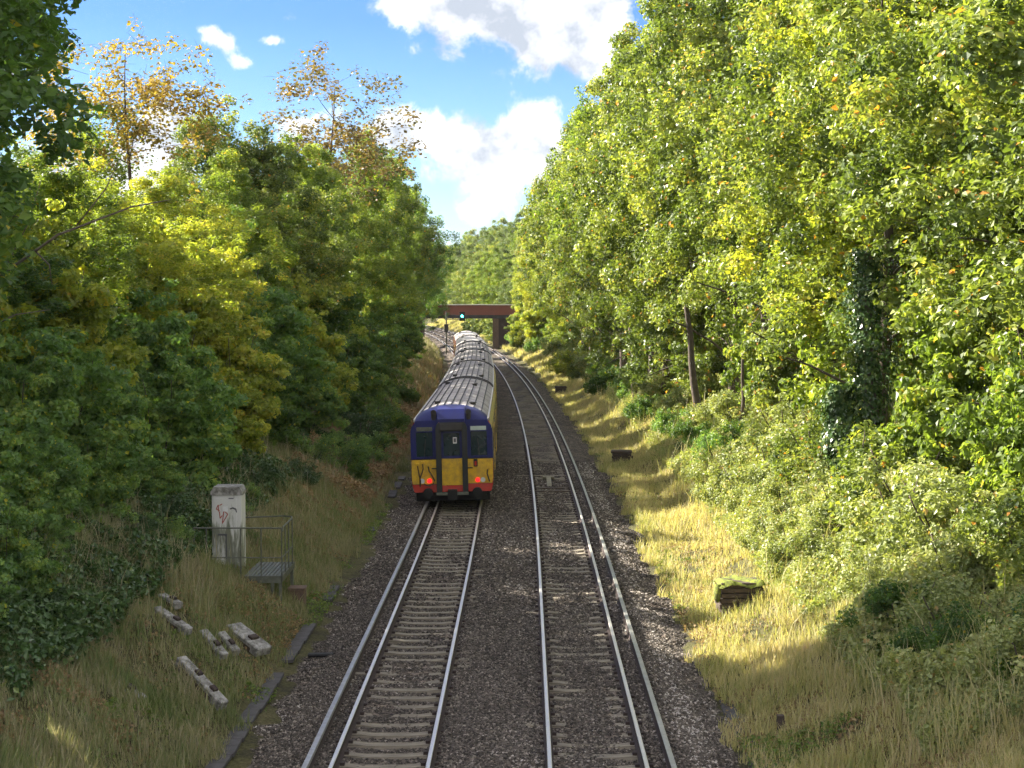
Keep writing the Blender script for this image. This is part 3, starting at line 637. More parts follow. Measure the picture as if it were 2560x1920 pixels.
# ------------------------------------------------------------------ vegetation
def leaf_arrays(C, Nn, size, rng, wide=.74, fold=.16):
    n = len(C); Nn = Nn/(np.linalg.norm(Nn, axis=1, keepdims=True)+1e-9)
    r = rng.normal(size=(n, 3)); r[:, 2] -= .35
    T = r-(r*Nn).sum(1, keepdims=True)*Nn; T /= np.linalg.norm(T, axis=1, keepdims=True)+1e-9
    B = np.cross(Nn, T); L = (size*rng.uniform(.45, 1.6, n))[:, None]
    V = np.stack([C-T*L*.5, C+B*L*wide*.5+Nn*L*fold-T*L*.05, C+T*L*.5, C-B*L*wide*.5+Nn*L*fold-T*L*.05], 1).reshape(-1, 3)
    i = np.arange(n)*4
    F = np.stack([np.stack([i, i+1, i+2], -1), np.stack([i, i+2, i+3], -1)], 1).reshape(-1, 3)
    return V, F
def plant_meshes(seed, Ht, R, zb, ncl, lpc, leaf, cr=(.5,1.0), shell=.5, tr=.16, hollow=.0, lean=(0,0), twigs=0, autumn=0., flat=.95, stems=1, topness=.9, lobes=.6):
    rng = np.random.default_rng(seed); rr = random.Random(seed)
    cz_ = (zb+Ht)/2; rz = (Ht-zb)/2
    d = rng.normal(size=(ncl, 3)); d /= np.linalg.norm(d, axis=1, keepdims=True)
    rad = rng.random(ncl)**shell
    az = np.arctan2(d[:, 1], d[:, 0]); ph = rng.uniform(0, 6.28, 4)
    irr = 1+.16*np.sin(az*2+ph[0])+.12*np.sin(az*3+ph[1]+d[:, 2]*3)+.10*np.sin(d[:, 2]*5+ph[2])
    C = d*rad[:, None]*irr[:, None]
    nl = max(5, ncl//28); ld = rng.normal(size=(nl, 3)); ld /= np.linalg.norm(ld, axis=1, keepdims=True); ld *= (.35+.55*rng.random((nl, 1)))
    li = rng.integers(0, nl, ncl); k_ = rng.random(ncl) < lobes
    C[k_] = ld[li[k_]]*np.array([1, 1, 1.02])+rng.normal(0, .17, (k_.sum(), 3))
    C *= np.minimum(1, 1.12/np.maximum(np.linalg.norm(C, axis=1, keepdims=True), 1e-6))
    wz = np.where(C[:, 2] > 0, 1-.35*C[:, 2]**2, 1.0)
    C = np.stack([C[:, 0]*R*wz, C[:, 1]*R*wz, cz_+C[:, 2]*rz], -1)
    low = C[:, 2] < max(zb*.6, 0)+.15; C[low, 2] = max(zb*.6, 0)+.15+rng.random(low.sum())*.12*Ht
    C[:, 0] += lean[0]*(C[:, 2]/Ht); C[:, 1] += lean[1]*(C[:, 2]/Ht)
    crs = rng.uniform(cr[0], cr[1], ncl)
    # leaves
    cnt = np.maximum(3, (lpc*(crs/np.mean(crs))**2).astype(int)); idx = np.repeat(np.arange(ncl), cnt); n = len(idx)
    dd = rng.normal(size=(n, 3)); dd /= np.linalg.norm(dd, axis=1, keepdims=True)
    P = C[idx]+dd*(rng.random(n)**.42*crs[idx])[:, None]*np.array([1, 1, flat])
    Nn = dd*.7+np.array([0, 0, .55])+rng.normal(size=(n, 3))*.5
    V, F = leaf_arrays(P, Nn, leaf, rng)
    ct = rng.random(ncl); t = np.clip(.55*ct[idx]+.45*rng.random(n)+autumn, 0, 1)
    t = np.where(rng.random(n) < .012, 1., np.clip(t*.95, 0, .96))
    crown = mesh_np('foliage', V, F, [LG], np.repeat(t, 2))
    # branches
    m = MB(); nodes = []
    for k in range(stems):
        a = k*2.4; b0 = np.array([.25*R*.3*cos(a)*(stems > 1), .25*R*.3*sin(a)*(stems > 1), 0.])
        top = np.array([lean[0]*topness+(stems > 1)*R*.5*cos(a), lean[1]*topness+(stems > 1)*R*.5*sin(a), Ht*topness*(1 if stems == 1 else .8)])
        pts = []; rs = []
        for q in range(9):
            u = q/8; p = b0*(1-u)+top*u; p[0] += sin(u*5+seed)*.03*Ht*u*(1-u)*2; p[1] += cos(u*4+seed*2)*.03*Ht*u*(1-u)*2
            pts.append(p); rs.append(max(.015, tr*(1-u)**.8*(1.25 if q == 0 else 1)/(stems**.5)))
            if u > .12: nodes.append((p, rs[-1]))
        pts[0][2] = -.4
        m.tube(pts, rs, 8)
    order = np.argsort(np.hypot(C[:, 0], C[:, 1])+.3*np.abs(C[:, 2]-cz_))
    NP = np.zeros((len(nodes)+3*ncl+5, 3)); NR = np.zeros(len(NP)); nn = len(nodes)
    for q_, (p_, r_) in enumerate(nodes): NP[q_] = p_; NR[q_] = r_
    for j in order:
        c = C[j]; D_ = np.linalg.norm(NP[:nn]-c, axis=1); cost = D_+1.6*np.maximum(0, .25*D_-(c[2]-NP[:nn, 2]))-NR[:nn]*4
        b_i = int(np.argmin(cost)); p = NP[b_i].copy(); r = float(NR[b_i]); dist = np.linalg.norm(c-p)
        if dist < .15: continue
        r0 = min(r*.75, .012+.011*dist+.01); mid = (p+c)/2+np.array([rr.uniform(-.1,.1), rr.uniform(-.1,.1), rr.uniform(-.02,.14)])*dist
        pts = [(1-u)**2*p+2*u*(1-u)*mid+u*u*c for u in (0, .33, .67, 1)]; rs = [r0, r0*.8, r0*.6, r0*.4]
        m.tube(pts, rs, 5, cap=False)
        for q in (1, 2, 3): NP[nn] = pts[q]; NR[nn] = rs[q]; nn += 1
        for _ in range(twigs):
            e = c+np.array([rr.gauss(0,1), rr.gauss(0,1), rr.gauss(.4,.7)])*crs[j]*.75
            m.tube([c, (c+e)/2+np.array([0,0,.05]), e], [r0*.4, .008, .004], 3, cap=False)
    me = bpy.data.meshes.new('trunk'); me.from_pydata([tuple(map(float, v)) for v in m.v], [], m.f); me.materials.append(BARK)
    me.polygons.foreach_set('use_smooth', [True]*len(m.f)); me.update()
    return crown, me
PROT = {}
def proto(key, **kw): PROT[key] = plant_meshes(**kw)
proto('oakA', seed=1, Ht=17, R=4.6, zb=1.6, ncl=520, lpc=125, leaf=.138, cr=(.18,.66), tr=.24)
proto('oakB', seed=2, Ht=17, R=5.0, zb=2.6, ncl=520, lpc=125, leaf=.138, cr=(.18,.7), tr=.22, lean=(-.8,0))
proto('oakC', seed=3, Ht=17, R=4.3, zb=1.0, ncl=500, lpc=125, leaf=.14, cr=(.18,.66), tr=.20)
proto('oakD', seed=4, Ht=17, R=4.8, zb=3.0, ncl=420, lpc=115, leaf=.135, cr=(.3,.7), tr=.22, shell=.4)
proto('sparseA', seed=5, Ht=17, R=4.0, zb=7.5, ncl=260, lpc=30, leaf=.15, cr=(.35,.7), tr=.15, twigs=3, shell=.45)
proto('sparseB', seed=6, Ht=17, R=3.8, zb=7, ncl=180, lpc=36, leaf=.16, cr=(.35,.7), tr=.15, twigs=3, shell=.5)
proto('bigleaf', seed=7, Ht=7, R=3.2, zb=-2.4, ncl=230, lpc=85, leaf=.21, cr=(.25,.75), tr=.07, stems=4, flat=.5)
proto('bigleafB', seed=8, Ht=7, R=3.0, zb=-2.2, ncl=230, lpc=85, leaf=.2, cr=(.25,.75), tr=.07, stems=4, flat=.5)
proto('bushA', seed=9, Ht=2.2, R=1.5, zb=-.6, ncl=110, lpc=95, leaf=.095, cr=(.12,.42), tr=.03, stems=5)
proto('bushB', seed=10, Ht=2.0, R=1.7, zb=-.6, ncl=110, lpc=95, leaf=.09, cr=(.12,.45), tr=.03, stems=5)
proto('overhang', seed=11, Ht=17, R=4.4, zb=3.5, ncl=230, lpc=85, leaf=.2, cr=(.4,.85), tr=.22, twigs=1, shell=.45)

def plant(key, X, s, ztop, leafm, name, label, cat='tree', group=None, rz=None, wide=1.0, bark=None, zbase=None):
    cm, tm = PROT[key]; z0 = float(gz(X, s))-.1 if zbase is None else zbase
    Hp = {'bigleaf':7,'bigleafB':7,'bushA':2.2,'bushB':2.0}.get(key, 17.)
    k = (ztop-z0)/Hp
    t = empty(name, (X+shf(s), s, z0), random.uniform(0, 6.28) if rz is None else rz); kw = k**.5*wide if Hp == 17. else k*wide
    t.scale = (kw, kw, k)
    a = link('crown' if Hp == 17 else 'foliage', cm, t); b_ = link('trunk' if Hp == 17 else 'stems', tm, t)
    a.material_slots[0].link = 'OBJECT'; a.material_slots[0].material = leafm
    if bark: b_.material_slots[0].link = 'OBJECT'; b_.material_slots[0].material = bark
    tag(t, label, cat, group); return t

RBG = 'trees on the sunlit right bank'; LBG = 'trees on the shaded left bank'
R_ = random.Random(21)
def near(s):
    marks = [(30,'the wooden post'),(39,'the mossy timber stack'),(50,'the ivy clad trunk'),(62,'the train cab'),(77,'the leaning bare trunk'),(95,'the second carriage'),(127,'the far timber stack'),(150,'the fifth carriage'),(175,'the head of the train'),(212,'the signal post'),(238,'the girder bridge')]
    return min(marks, key=lambda q: abs(q[0]-s))[1]
used = {}
def uniq(l):
    return l
colr = {LG:'green',LY:'yellowing',LD:'dark green',LH:'fresh green',LO:'olive green',LR:'russet',LA:'amber',LF:'pale green'}
# right bank, front row:  s, X, top, proto, leaf
RF = [(27,11.5,17,'oakB',LG),(33,12.2,19,'oakA',LG),(39,11.8,19.5,'oakC',LG),(45,12.4,20,'oakB',LG),(50.3,10.6,19,'oakD',LG),(56,11.6,21.5,'oakA',LY),(62,10.8,21.5,'oakC',LG),
      (69,10.2,22.5,'oakB',LG),(77.3,9.8,23.0,'oakD',LG),(84,8.4,23,'oakA',LG),(91,8.0,21.8,'oakC',LG),(98,8.0,22.2,'oakB',LG),(106,7.8,22.5,'oakA',LG),(114,7.8,22.5,'oakD',LO),(123,7.8,22.5,'oakC',LG),
      (132,7.7,22.5,'oakB',LG),(142,7.8,21.8,'oakA',LG),(152,7.8,21,'oakC',LG),(163,8,20,'oakB',LG),(174,8.2,19,'oakA',LY),(186,8.4,18,'oakC',LG),(198,8.6,17,'oakB',LG),(211,10,16,'oakA',LG),(224,9.5,15,'oakD',LY)]
for i, (s, X, top, key, lm) in enumerate(RF):
    plant(key, X, s, top, lm, 'oak_tree', f'{colr[lm]} front row oak, right bank, level with {near(s)}', 'tree', RBG, wide=1.05)
for i, s in enumerate(np.arange(36, 240, 11.0)):
    X = 16.5+R_.uniform(-1,1); lm = R_.choice([LG, LG, LO, LY]); plant(R_.choice(['oakA','oakB','oakC','oakD']), X, float(s), R_.uniform(19.5,22), lm, 'oak_tree', f'{colr[lm]} second row oak, right bank, level with {near(float(s))}', 'tree', RBG, wide=1.1)
# beyond the bridge, along the bend
for i, s in enumerate(np.arange(250, 440, 11.0)):
    for X, top in ((8+R_.uniform(-.5,1), float(np.interp(s, [250,320,430],[12,16,19]))), (16, R_.uniform(20,23))):
        plant(R_.choice(['oakA','oakB','oakC']), X, float(s)+R_.uniform(-3,3), top, R_.choice([LF, LF, LG, LO]), 'oak_tree', 'pale green tree on the wooded bend beyond the girder bridge', 'tree', 'trees beyond the girder bridge', wide=1.2)
for i, s in enumerate(np.arange(252, 400, 12.0)):
    plant(R_.choice(['oakA','oakB','oakC']), -12+R_.uniform(-1,1), float(s), R_.uniform(12,15), R_.choice([LF, LO]), 'oak_tree', 'pale green tree on the wooded bend beyond the girder bridge', 'tree', 'trees beyond the girder bridge', wide=1.15)
# left bank
LF_ = [(39,-13.5,10.4,'oakC',LD),(46,-12.8,10.8,'oakA',LO),(52,-13.2,11.0,'oakB',LY),(59,-12.6,11.2,'oakC',LY),(66,-13,11.6,'oakD',LY),(73,-12.4,12.8,'oakA',LO),
       (81,-12.0,14.8,'oakB',LG),(89,-12,15.0,'oakC',LO),(98,-11.6,15.0,'oakA',LO),(107,-11.2,14.6,'oakB',LO),(116,-11.0,15.6,'oakD',LO),(125,-10.6,18.0,'oakC',LO),(134,-10.4,19.2,'oakA',LO),(144,-10.2,19.8,'oakB',LG),
       (154,-10,19.4,'oakC',LO),(165,-9.0,18.8,'oakD',LD),(176,-9.6,17.5,'oakA',LO),(188,-8.8,16.6,'oakB',LD),(201,-8.6,14.8,'oakC',LD),(219,-7.2,11.5,'oakD',LD),(225,-11.5,12,'oakA',LO)]
for (s, X, top, key, lm) in LF_:
    plant(key, X, s, top, lm, 'leafy_tree', f'{colr[lm]} front row tree, left bank, level with {near(s)}', 'tree', LBG)
plant('overhang', -11.0, 27.5, 15.5, LD, 'overhanging_tree', 'dark big leaved tree hanging into the top left corner', 'tree', LBG)
plant('oakA', -17.5, 38.3, 21.5, LD, 'leafy_tree', 'tall tree outside the left edge shading the bottom right bank', 'tree', LBG, wide=1.15)
plant('oakC', -18, 33.5, 21.5, LD, 'leafy_tree', 'second tall tree outside the left edge shading the bottom right bank', 'tree', LBG, wide=1.15)
plant('oakB', -15.8, 39.0, 19.5, LD, 'leafy_tree', 'tall dark tree at the left edge behind the overhanging ones', 'tree', LBG)
plant('oakC', -15.0, 34.5, 18.0, LD, 'leafy_tree', 'dense dark tree casting the shadow over the bottom right corner', 'tree', LBG)
plant('overhang', -13.5, 33, 16.5, LD, 'overhanging_tree', 'dark thin crowned tree behind the overhanging one at the left edge', 'tree', LBG)
plant('sparseB', -16.4, 70, 18.8, LA, 'sparse_tree', 'tall thinly leaved amber tree against the sky at upper left', 'tree', LBG, rz=.6, wide=1.15)
plant('sparseB', -18.5, 72, 16.5, LO, 'sparse_tree', 'multi branched olive tree left of the amber one', 'tree', LBG, rz=2.6, wide=1.1)
plant('sparseA', -12.6-shf(112), 112, 23.2, LR, 'sparse_tree', 'tall russet tree with bare branches rising above the left skyline', 'tree', LBG, rz=1.9, wide=1.45)
plant('oakD', -15.5, 98, 16.2, LO, 'leafy_tree', 'olive oak crown on the skyline between the amber and russet trees', 'tree', LBG)
plant('oakB', -15.2, 82, 16.2, LG, 'leafy_tree', 'green oak crown on the skyline right of the amber tree', 'tree', LBG)
for i, s in enumerate(np.arange(44, 200, 9.0)):
    plant(R_.choice(['oakA','oakC','oakB']), -18.5+R_.uniform(-1,1), float(s), float(np.interp(s, [44,55,64,70,98,130,200], [13,12.4,11,11,12.3,14.5,12.5])), R_.choice([LO, LG, LY]), 'leafy_tree', f'second row tree, left bank, level with {near(float(s))}', 'tree', 'second row trees on the left bank', wide=1.1)
# lower shrubs, left
LS = [(22.5,-8.6,3.4),(25.5,-8.9,4.2),(28.5,-9.0,4.4),(31.5,-9.2,4.6),(36,-9.4,4.8),(40.5,-8.9,3.6),(24,-9.6,3.6),(27,-10.2,5.8),(30.5,-10.0,5.6),(34,-10.4,6.6),(37.5,-10.6,7.0),(41,-10.2,5.2),(44.5,-9.6,6.2),(48,-10.4,7.5),(52,-9.4,5.6),(56,-10,7.2),(60,-9.4,5.8),(64.5,-10.2,7.6),(69,-9.3,6.2),(74,-9.8,7.4),(79,-9.0,6),(84,-9.4,7.4),(90,-8.8,6),(96,-9.2,7.2),(103,-8.8,6.4),(111,-9,7),(120,-8.8,6.6),(130,-8.9,6.5),(141,-9,6.5),(152,-9,6.4),(164,-9,6.2),(178,-9,6),(192,-9,5.6)]
for i, (s, X, top) in enumerate(LS):
    lm = LH if s < 46 else R_.choice([LH, LY, LH, LD] if s < 75 else [LD, LD, LH])
    plant(['bigleaf','bigleafB'][i % 2], X, s, top, lm, 'hazel_shrub', f'{colr[lm]} low hazel shrub, left bank, level with {near(s)}', 'shrub', 'hazel shrubs along the left bank', wide=.95)
for i, (s, X, top) in enumerate([(33,-12.5,9),(38,-13,9.5),(44,-12.6,9.5),(50,-12.4,10),(56,-12.8,10),(63,-12.2,10.4),(70,-12,10.6),(78,-11.6,10.6),(87,-11.4,10.6)]):
    plant(['bigleafB','bigleaf'][i % 2], X, s, top, R_.choice([LY, LH, LY]), 'hazel_shrub', f'tall shrub behind the left hazels, level with {near(s)}', 'shrub', 'tall shrubs behind the hazels', wide=.9)
for i, (s, X, top) in enumerate([(42,-8.6,2.4),(46,-7.9,2.2),(50,-7.9,2.4),(55,-7.5,2.0),(61,-7.4,2.2),(67,-7.2,2.0),(74,-7.2,2.2),(82,-7.2,2.4),(36,-8.3,2.6),(32,-8.3,2.3),(28.5,-8.2,2.3),(25.5,-7.9,2.0),(39.8,-8.4,2.6),(37.9,-8.3,2.4),(43.8,-7.6,2.0),(41.8,-6.9,1.5),(64,-6.6,1.5),(71,-6.5,1.6),(79,-6.6,1.8),(88,-6.6,1.7),(90,-7.2,2.3),(100,-7.2,2.4),(112,-7.3,2.4)]):
    plant(['bushA','bushB'][i % 2], X, s, top, R_.choice([LD, LI, LH]), 'bramble_bush', f'dark low bramble bush, left bank, level with {near(s)}', 'bush', 'bramble bushes on the left bank')
# right undergrowth
RS = [(24.5,7.6,2.6,LB),(26,8.6,3.0,LD),(27.5,7.0,2.2,LD),(29,7.6,2.5,LB),(30.8,7.0,2.1,LD),(32.5,8.4,3.0,LB),(31,9.4,3.9,LG),(33,7.2,1.9,LB),(35.5,7.4,2.0,LB),(38.5,7.2,2.1,LB),(41.5,6.9,1.9,LB),(44,6.6,1.7,LB),(51,7.0,2.1,LB),(54,7.0,2.1,LB),(57.5,6.8,2.0,LB),(34,8.8,3.9,LB),(37,8.6,3.7,LB),(40,9.2,4.4,LG),(43,8.2,3.0,LB),(45.5,7.6,2.1,LB),(48.5,7.4,2.2,LB),(52,9.2,3.8,LG),(55,8.2,2.9,LB),(58,9.2,4.0,LB),(61,8.2,2.8,LD),(64,7.6,2.2,LH),(67,8.6,3.6,LB),(70,7.4,2.2,LD),(73,8.0,2.6,LB),(77,7.4,2.3,LH),(81,7.8,2.9,LB),(86,7.2,2.5,LD),(91,7.6,3.2,LB),(97,7.2,2.6,LH),(103,7.0,2.6,LD),(110,7.2,3.0,LD),(118,7.0,3.0,LH),(127,7.4,3.2,LB),(136,7.0,2.8,LG),(146,7.0,3.0,LY),(157,7.2,3.0,LB),(168,7.2,3.0,LG),(180,6.8,2.8,LB),(192,6.6,2.8,LH),(204,6.6,2.8,LB),(216,6.4,2.8,LG),(228,6.2,2.8,LH)]
cb2 = dict(colr); cb2[LB] = 'pale silvery green'
for i, (s, X, top, lm) in enumerate(RS):
    plant(['bushA','bushB'][i % 2], X, s, top, lm, 'bramble_bush', f'{cb2[lm]} bramble bush, right bank, level with {near(s)}', 'bush', 'bramble bushes on the right bank', wide=1.05)
for i, (s, X, top) in enumerate([(35,11.2,6.5),(41,11.4,7),(49.5,12.4,7),(55,11,6.8),(63,10.4,6.4),(72,10.6,6.6),(82,9.6,6.4),(92,9.4,6.5),(103,9.2,6.6),(115,9.2,6.6),(128,9,6.6),(142,9,6.5),(157,9,6.2),(172,9,6.2),(188,8.8,6),(204,8.6,6),(220,8.4,5.6),(232,8.4,5)]):
    plant(['bigleafB','bigleaf'][i % 2], X, s, top+2.0, R_.choice([LG, LO, LO, LG]), 'hazel_shrub', f'understorey shrub under the right oaks, level with {near(s)}', 'shrub', 'understorey shrubs on the right bank', wide=.8)

for i, (s, X) in enumerate([(48,-24),(57,-23.5),(66,-24),(75,-23.5),(85,-24)]):
    plant(['oakA','oakC'][i % 2], X, s, [10.5,11,12,12.5,13][i], LO, 'leafy_tree', f'third row tree, left bank, level with {near(s)}', 'tree', 'third row trees on the left bank', wide=1.2)
for i, (s, X, top) in enumerate([(222,6.6,7.5),(213,7.2,8.5),(204,7.4,8.2)]):
    plant('bigleafB', X, s, top, LY if i else LG, 'hazel_shrub', ['green bush overhanging the right end of the girder','yellow green bush just before the girder bridge, right side','yellowing bush two before the girder bridge, right side'][i], 'shrub', None, wide=.8)
for i, s in enumerate(np.arange(250, 330, 7.0)):
    plant(['bigleafB','bigleaf'][i % 2], 6.0, float(s), 5.0, R_.choice([LG, LF]), 'hazel_shrub', 'green bush seen beneath and past the girder bridge', 'shrub', 'bushes past the bridge')
# ivy clad trunk and bare trunks showing on the right
def bare(X, s, hgt, r, lean, lab, bark, ivy=False, name='tree_trunk'):
    z0 = float(gz(X, s))-.3; t = empty(name, (X+shf(s), s, z0)); tag(t, lab, 'tree', 'bare lower trunks on the right bank')
    m = MB(); pts = [(lean*(q/6)*1.0+.05*sin(q*1.7+s), .03*cos(q*2), hgt*q/6) for q in range(7)]; m.tube(pts, [r*(1.25 if q == 0 else 1-.09*q) for q in range(7)], 10); 
    m.build('trunk', bark, t, True)
    if ivy:
        g = np.random.default_rng(int(s)); n = 6500; zz = g.uniform(.2, hgt, n); a = g.uniform(0, 6.28, n); rr = r*(1.0+1.5*g.random(n)**2*(1+.6*np.sin(zz*2+a)+.5*np.sin(zz*5-a*2)))+.03
        C = np.stack([lean*zz/hgt+rr*np.cos(a), rr*np.sin(a), zz], -1); Nn = np.stack([np.cos(a), np.sin(a), .3+0*a], -1)+g.normal(size=(n,3))*.3
        V, F = leaf_arrays(C, Nn, .11, g, wide=.9); link('ivy', mesh_np('ivy', V, F, [LI], np.repeat(g.random(n), 2)), t)
bare(8.15, 76.0, 6.5, .21, -.75, 'bare brown trunk leaning left out of the brambles on the right bank', BARK)
bare(10.0, 48.4, 7.0, .26, -.2, 'thick trunk wrapped in dark glossy ivy on the right bank', BARK, True, 'ivy_trunk')
bare(9.15, 48.3, 3.4, .17, -.1, 'slim ivy covered stem left of the thick ivy trunk', BARK, True, 'ivy_trunk')
bare(9.5, 63, 5.0, .12, -.25, 'thin pale trunk standing left of the ivy trunks', BARKP)
bare(8.6, 66, 4.4, .10, .1, 'slender dark trunk between the leaning and the pale trunk', BARK)
bare(6.9, 96, 4.6, .17, -.35, 'short dark trunk far along the right bank', BARK)

t = empty('bare_sapling', (-12.0, 34.0, 3.0)); tag(t, 'bare pale sapling bough arching out of the dark trees at the left edge', 'tree')
m = MB(); m.tube([(-.3,0,-.6),(.4,0,2.2),(1.4,0,4.7),(2.6,-.2,5.5),(4.1,-.3,6.05),(4.9,-.3,6.2)], [.06,.05,.035,.028,.018,.008], 7); m.build('stem', BARKP, t, True)
for pts in ([(1.4,0,4.7),(1.9,.1,5.7),(2.2,.1,6.6)], [(2.1,-.1,5.2),(2.4,-.1,4.9),(2.45,-.1,4.5)], [(3.0,-.2,5.7),(3.6,-.3,6.4),(3.9,-.3,7.0)], [(.9,0,3.5),(1.7,-.1,3.9),(2.4,-.1,4.0)]):
    m = MB(); m.tube(pts, [.02,.014,.006], 5); m.build('branch', BARKP, t, True)
# grass and ground plants
def grass(name, mat, n, xr, sr, hr, wd, lab, seed, dens=None, tl=0.0, lean=.5):
    g = np.random.default_rng(seed); S = sr[0]+(sr[1]-sr[0])*g.random(n)**1.7; X = g.uniform(xr[0], xr[1], n)
    patch = 1.1*vn(X,S,1.9,seed)+1.0*vn(X,S,.6,seed+1)+.9*vn(X,S,.25,seed+2)+g.normal(0, .5, n)
    k = patch > (-1.1 if dens is None else dens); k &= np.abs(X) > min(abs(xr[0]), abs(xr[1]))+.3+.35*vn(0*X,S,1.1,4)+.25*vn(X,S,.35,5); S, X, patch = S[k], X[k], patch[k]; n = len(S)
    h = (hr[0]+(hr[1]-hr[0])*g.random(n)**1.8)*(1+.3*np.clip(patch, -1.3, 2)); a = g.uniform(0, 6.28, n); lb = g.uniform(.05, lean, n)*h
    base = np.stack([X+shift(S), S, gz(X, S)-.03], -1); side = np.stack([np.cos(a), np.sin(a), 0*a], -1)
    la = g.uniform(0, 6.28, n); ld = np.stack([np.cos(la), np.sin(la), 0*la], -1); w = (wd*g.uniform(.6,1.4,n)*(1+S/70))[:, None]
    up = np.array([0,0,1.])
    m1 = base+up*(h*.55)[:, None]+ld*(lb*.3)[:, None]; tip = base+up*h[:, None]*.97+ld*lb[:, None]
    V = np.stack([base-side*w*.5, base+side*w*.5, m1+side*w*.4, m1-side*w*.4, tip], 1).reshape(-1, 3); i = np.arange(n)*5
    F = np.stack([np.stack([i, i+1, i+2], -1), np.stack([i, i+2, i+3], -1), np.stack([i+3, i+2, i+4], -1)], 1).reshape(-1, 3)
    t = np.clip(.5*g.random(n)+.25+.17*vn(X,S,1.2,seed+5)+.15*vn(X,S,.35,seed+6)+tl, 0, 1)
    o = link(name, mesh_np(name, V, F, [mat], np.repeat(t, 3))); tag(o, lab, 'grass', kind='stuff'); return o
grass('dry_grass', GR, 260000, (3.3,8.6), (22,150), (.10,.36), .012, 'golden dry grass covering the foot of the right bank', 31)
grass('dry_grass', GL, 230000, (-9.3,-4.75), (21,110), (.12,.38), .011, 'olive and straw coloured grass on the shaded left bank', 32, tl=.05)
grass('tall_grass', GR, 26000, (5.2,11.5), (24,120), (.35,1.15), .010, 'tall straw stems standing through the scrub of the right bank', 35, dens=.1, lean=.6)
grass('far_grass', GR, 50000, (3.95,8.5), (140,420), (.25,.6), .02, 'golden grass along the bend by the bridge', 33)
grass('far_grass', GL, 60000, (-9.8,-5.0), (100,420), (.3,.8), .02, 'tall brown grass left of the far carriages', 34, tl=.2)
def cover(name, mat, n, xr, sr, hgt, leaf, lab, cat, seed, thr=-.3, power=1.6):
    g = np.random.default_rng(seed); S = sr[0]+(sr[1]-sr[0])*g.random(n)**power; X = g.uniform(xr[0], xr[1], n)
    mound = 1.3*vn(X,S,2.6,seed)+1.0*vn(X,S,1.0,seed+1)+.7*vn(X,S,.4,seed+2); k = mound+g.normal(0,.35,n) > thr; S, X, mound = S[k], X[k], mound[k]; n = len(S)
    z = gz(X, S)+np.clip(.35+.3*mound, .05, 1)*hgt*g.random(n)**.5
    C = np.stack([X+shift(S), S, z], -1); Nn = np.array([0,0,.8])+g.normal(size=(n,3))*.7
    V, F = leaf_arrays(C, Nn, leaf*(1+0*S[:,None])[:,0], g); t = np.clip(.5*g.random(n)+.25+.12*mound*.8, 0, .97); t = np.where(g.random(n) < .02, 1, t)
    o = link(name, mesh_np(name, V, F, [mat], np.repeat(t, 2))); tag(o, lab, cat, kind='stuff'); return o
cover('bramble_cover', LB, 360000, (5.9,12.5), (24,120), 1.1, .085, 'pale green bramble and weed cover on the upper right bank', 'undergrowth', 41, -1.0)
cover('leaf_litter', FERN, 45000, (3.6,8.5), (23,90), .2, .06, 'brown dead stems and fallen leaves among the grass on the right', 'leaf litter', 46, -.2)
cover('leaf_litter', FERN, 40000, (-8.5,-5.0), (23,60), .25, .06, 'brown dead stems and fallen leaves among the grass on the left', 'leaf litter', 47, -.1)
cover('weeds', GW, 60000, (3.6,7.5), (23,80), .18, .055, 'low green weeds among the grass of the right bank', 'weeds', 42, .6)
cover('weeds', GW, 50000, (-6.6,-4.7), (22,60), .13, .05, 'bright green weeds spilling over the left cable trough', 'weeds', 43, .5)
cover('bramble_cover', LI, 170000, (-12,-7.3), (20,75), .95, .10, 'dark bramble and ivy cover under the left shrubs', 'undergrowth', 44, -.2)
grass('tall_grass', GL, 16000, (-9.5,-6.2), (29,60), (.3,.85), .010, 'dead brown stems standing in the brambles of the left bank', 36, dens=.2, tl=.2, lean=.6)
cover('bracken', FERN, 70000, (-8.2,-5.3), (50,150), .7, .10, 'rust brown bracken beside the rear carriage', 'bracken', 45, -.2, 1.0)

# ------------------------------------------------------------------ light, sky, camera
EL = RAD(31); AZ = (-.93, .42); nA = math.hypot(*AZ); sv = (AZ[0]/nA*cos(EL), AZ[1]/nA*cos(EL), sin(EL))
sun = bpy.data.lights.new('sun', 'SUN'); sun.energy = 5.0; sun.angle = RAD(.5); sun.color = (1, .93, .80)
so = bpy.data.objects.new('sun', sun); COL.objects.link(so)
from mathutils import Vector
so.rotation_euler = Vector(sv).to_track_quat('Z', 'Y').to_euler()
w = bpy.data.worlds.new('World'); SC.world = w; w.use_nodes = True; nt = w.node_tree; nt.nodes.clear()
out = nt.nodes.new('ShaderNodeOutputWorld'); bg = nt.nodes.new('ShaderNodeBackground')
sky = N(nt, 'ShaderNodeTexSky', sky_type='NISHITA', sun_disc=False, sun_elevation=EL, sun_rotation=math.atan2(AZ[0], AZ[1]), air_density=1.0, dust_density=.4, ozone_density=2.0)
def MTH(op, a, b=None, c=None, clamp=False):
    n = nt.nodes.new('ShaderNodeMath'); n.operation = op; n.use_clamp = clamp
    for i, v in enumerate((a, b, c)):
        if v is None: continue
        if isinstance(v, bpy.types.NodeSocket): nt.links.new(v, n.inputs[i])
        else: n.inputs[i].default_value = v
    return n.outputs[0]
tc = nt.nodes.new('ShaderNodeTexCoord'); sp = nt.nodes.new('ShaderNodeSeparateXYZ'); nt.links.new(tc.outputs['Generated'], sp.inputs[0])
ux, uy, uz = sp.outputs
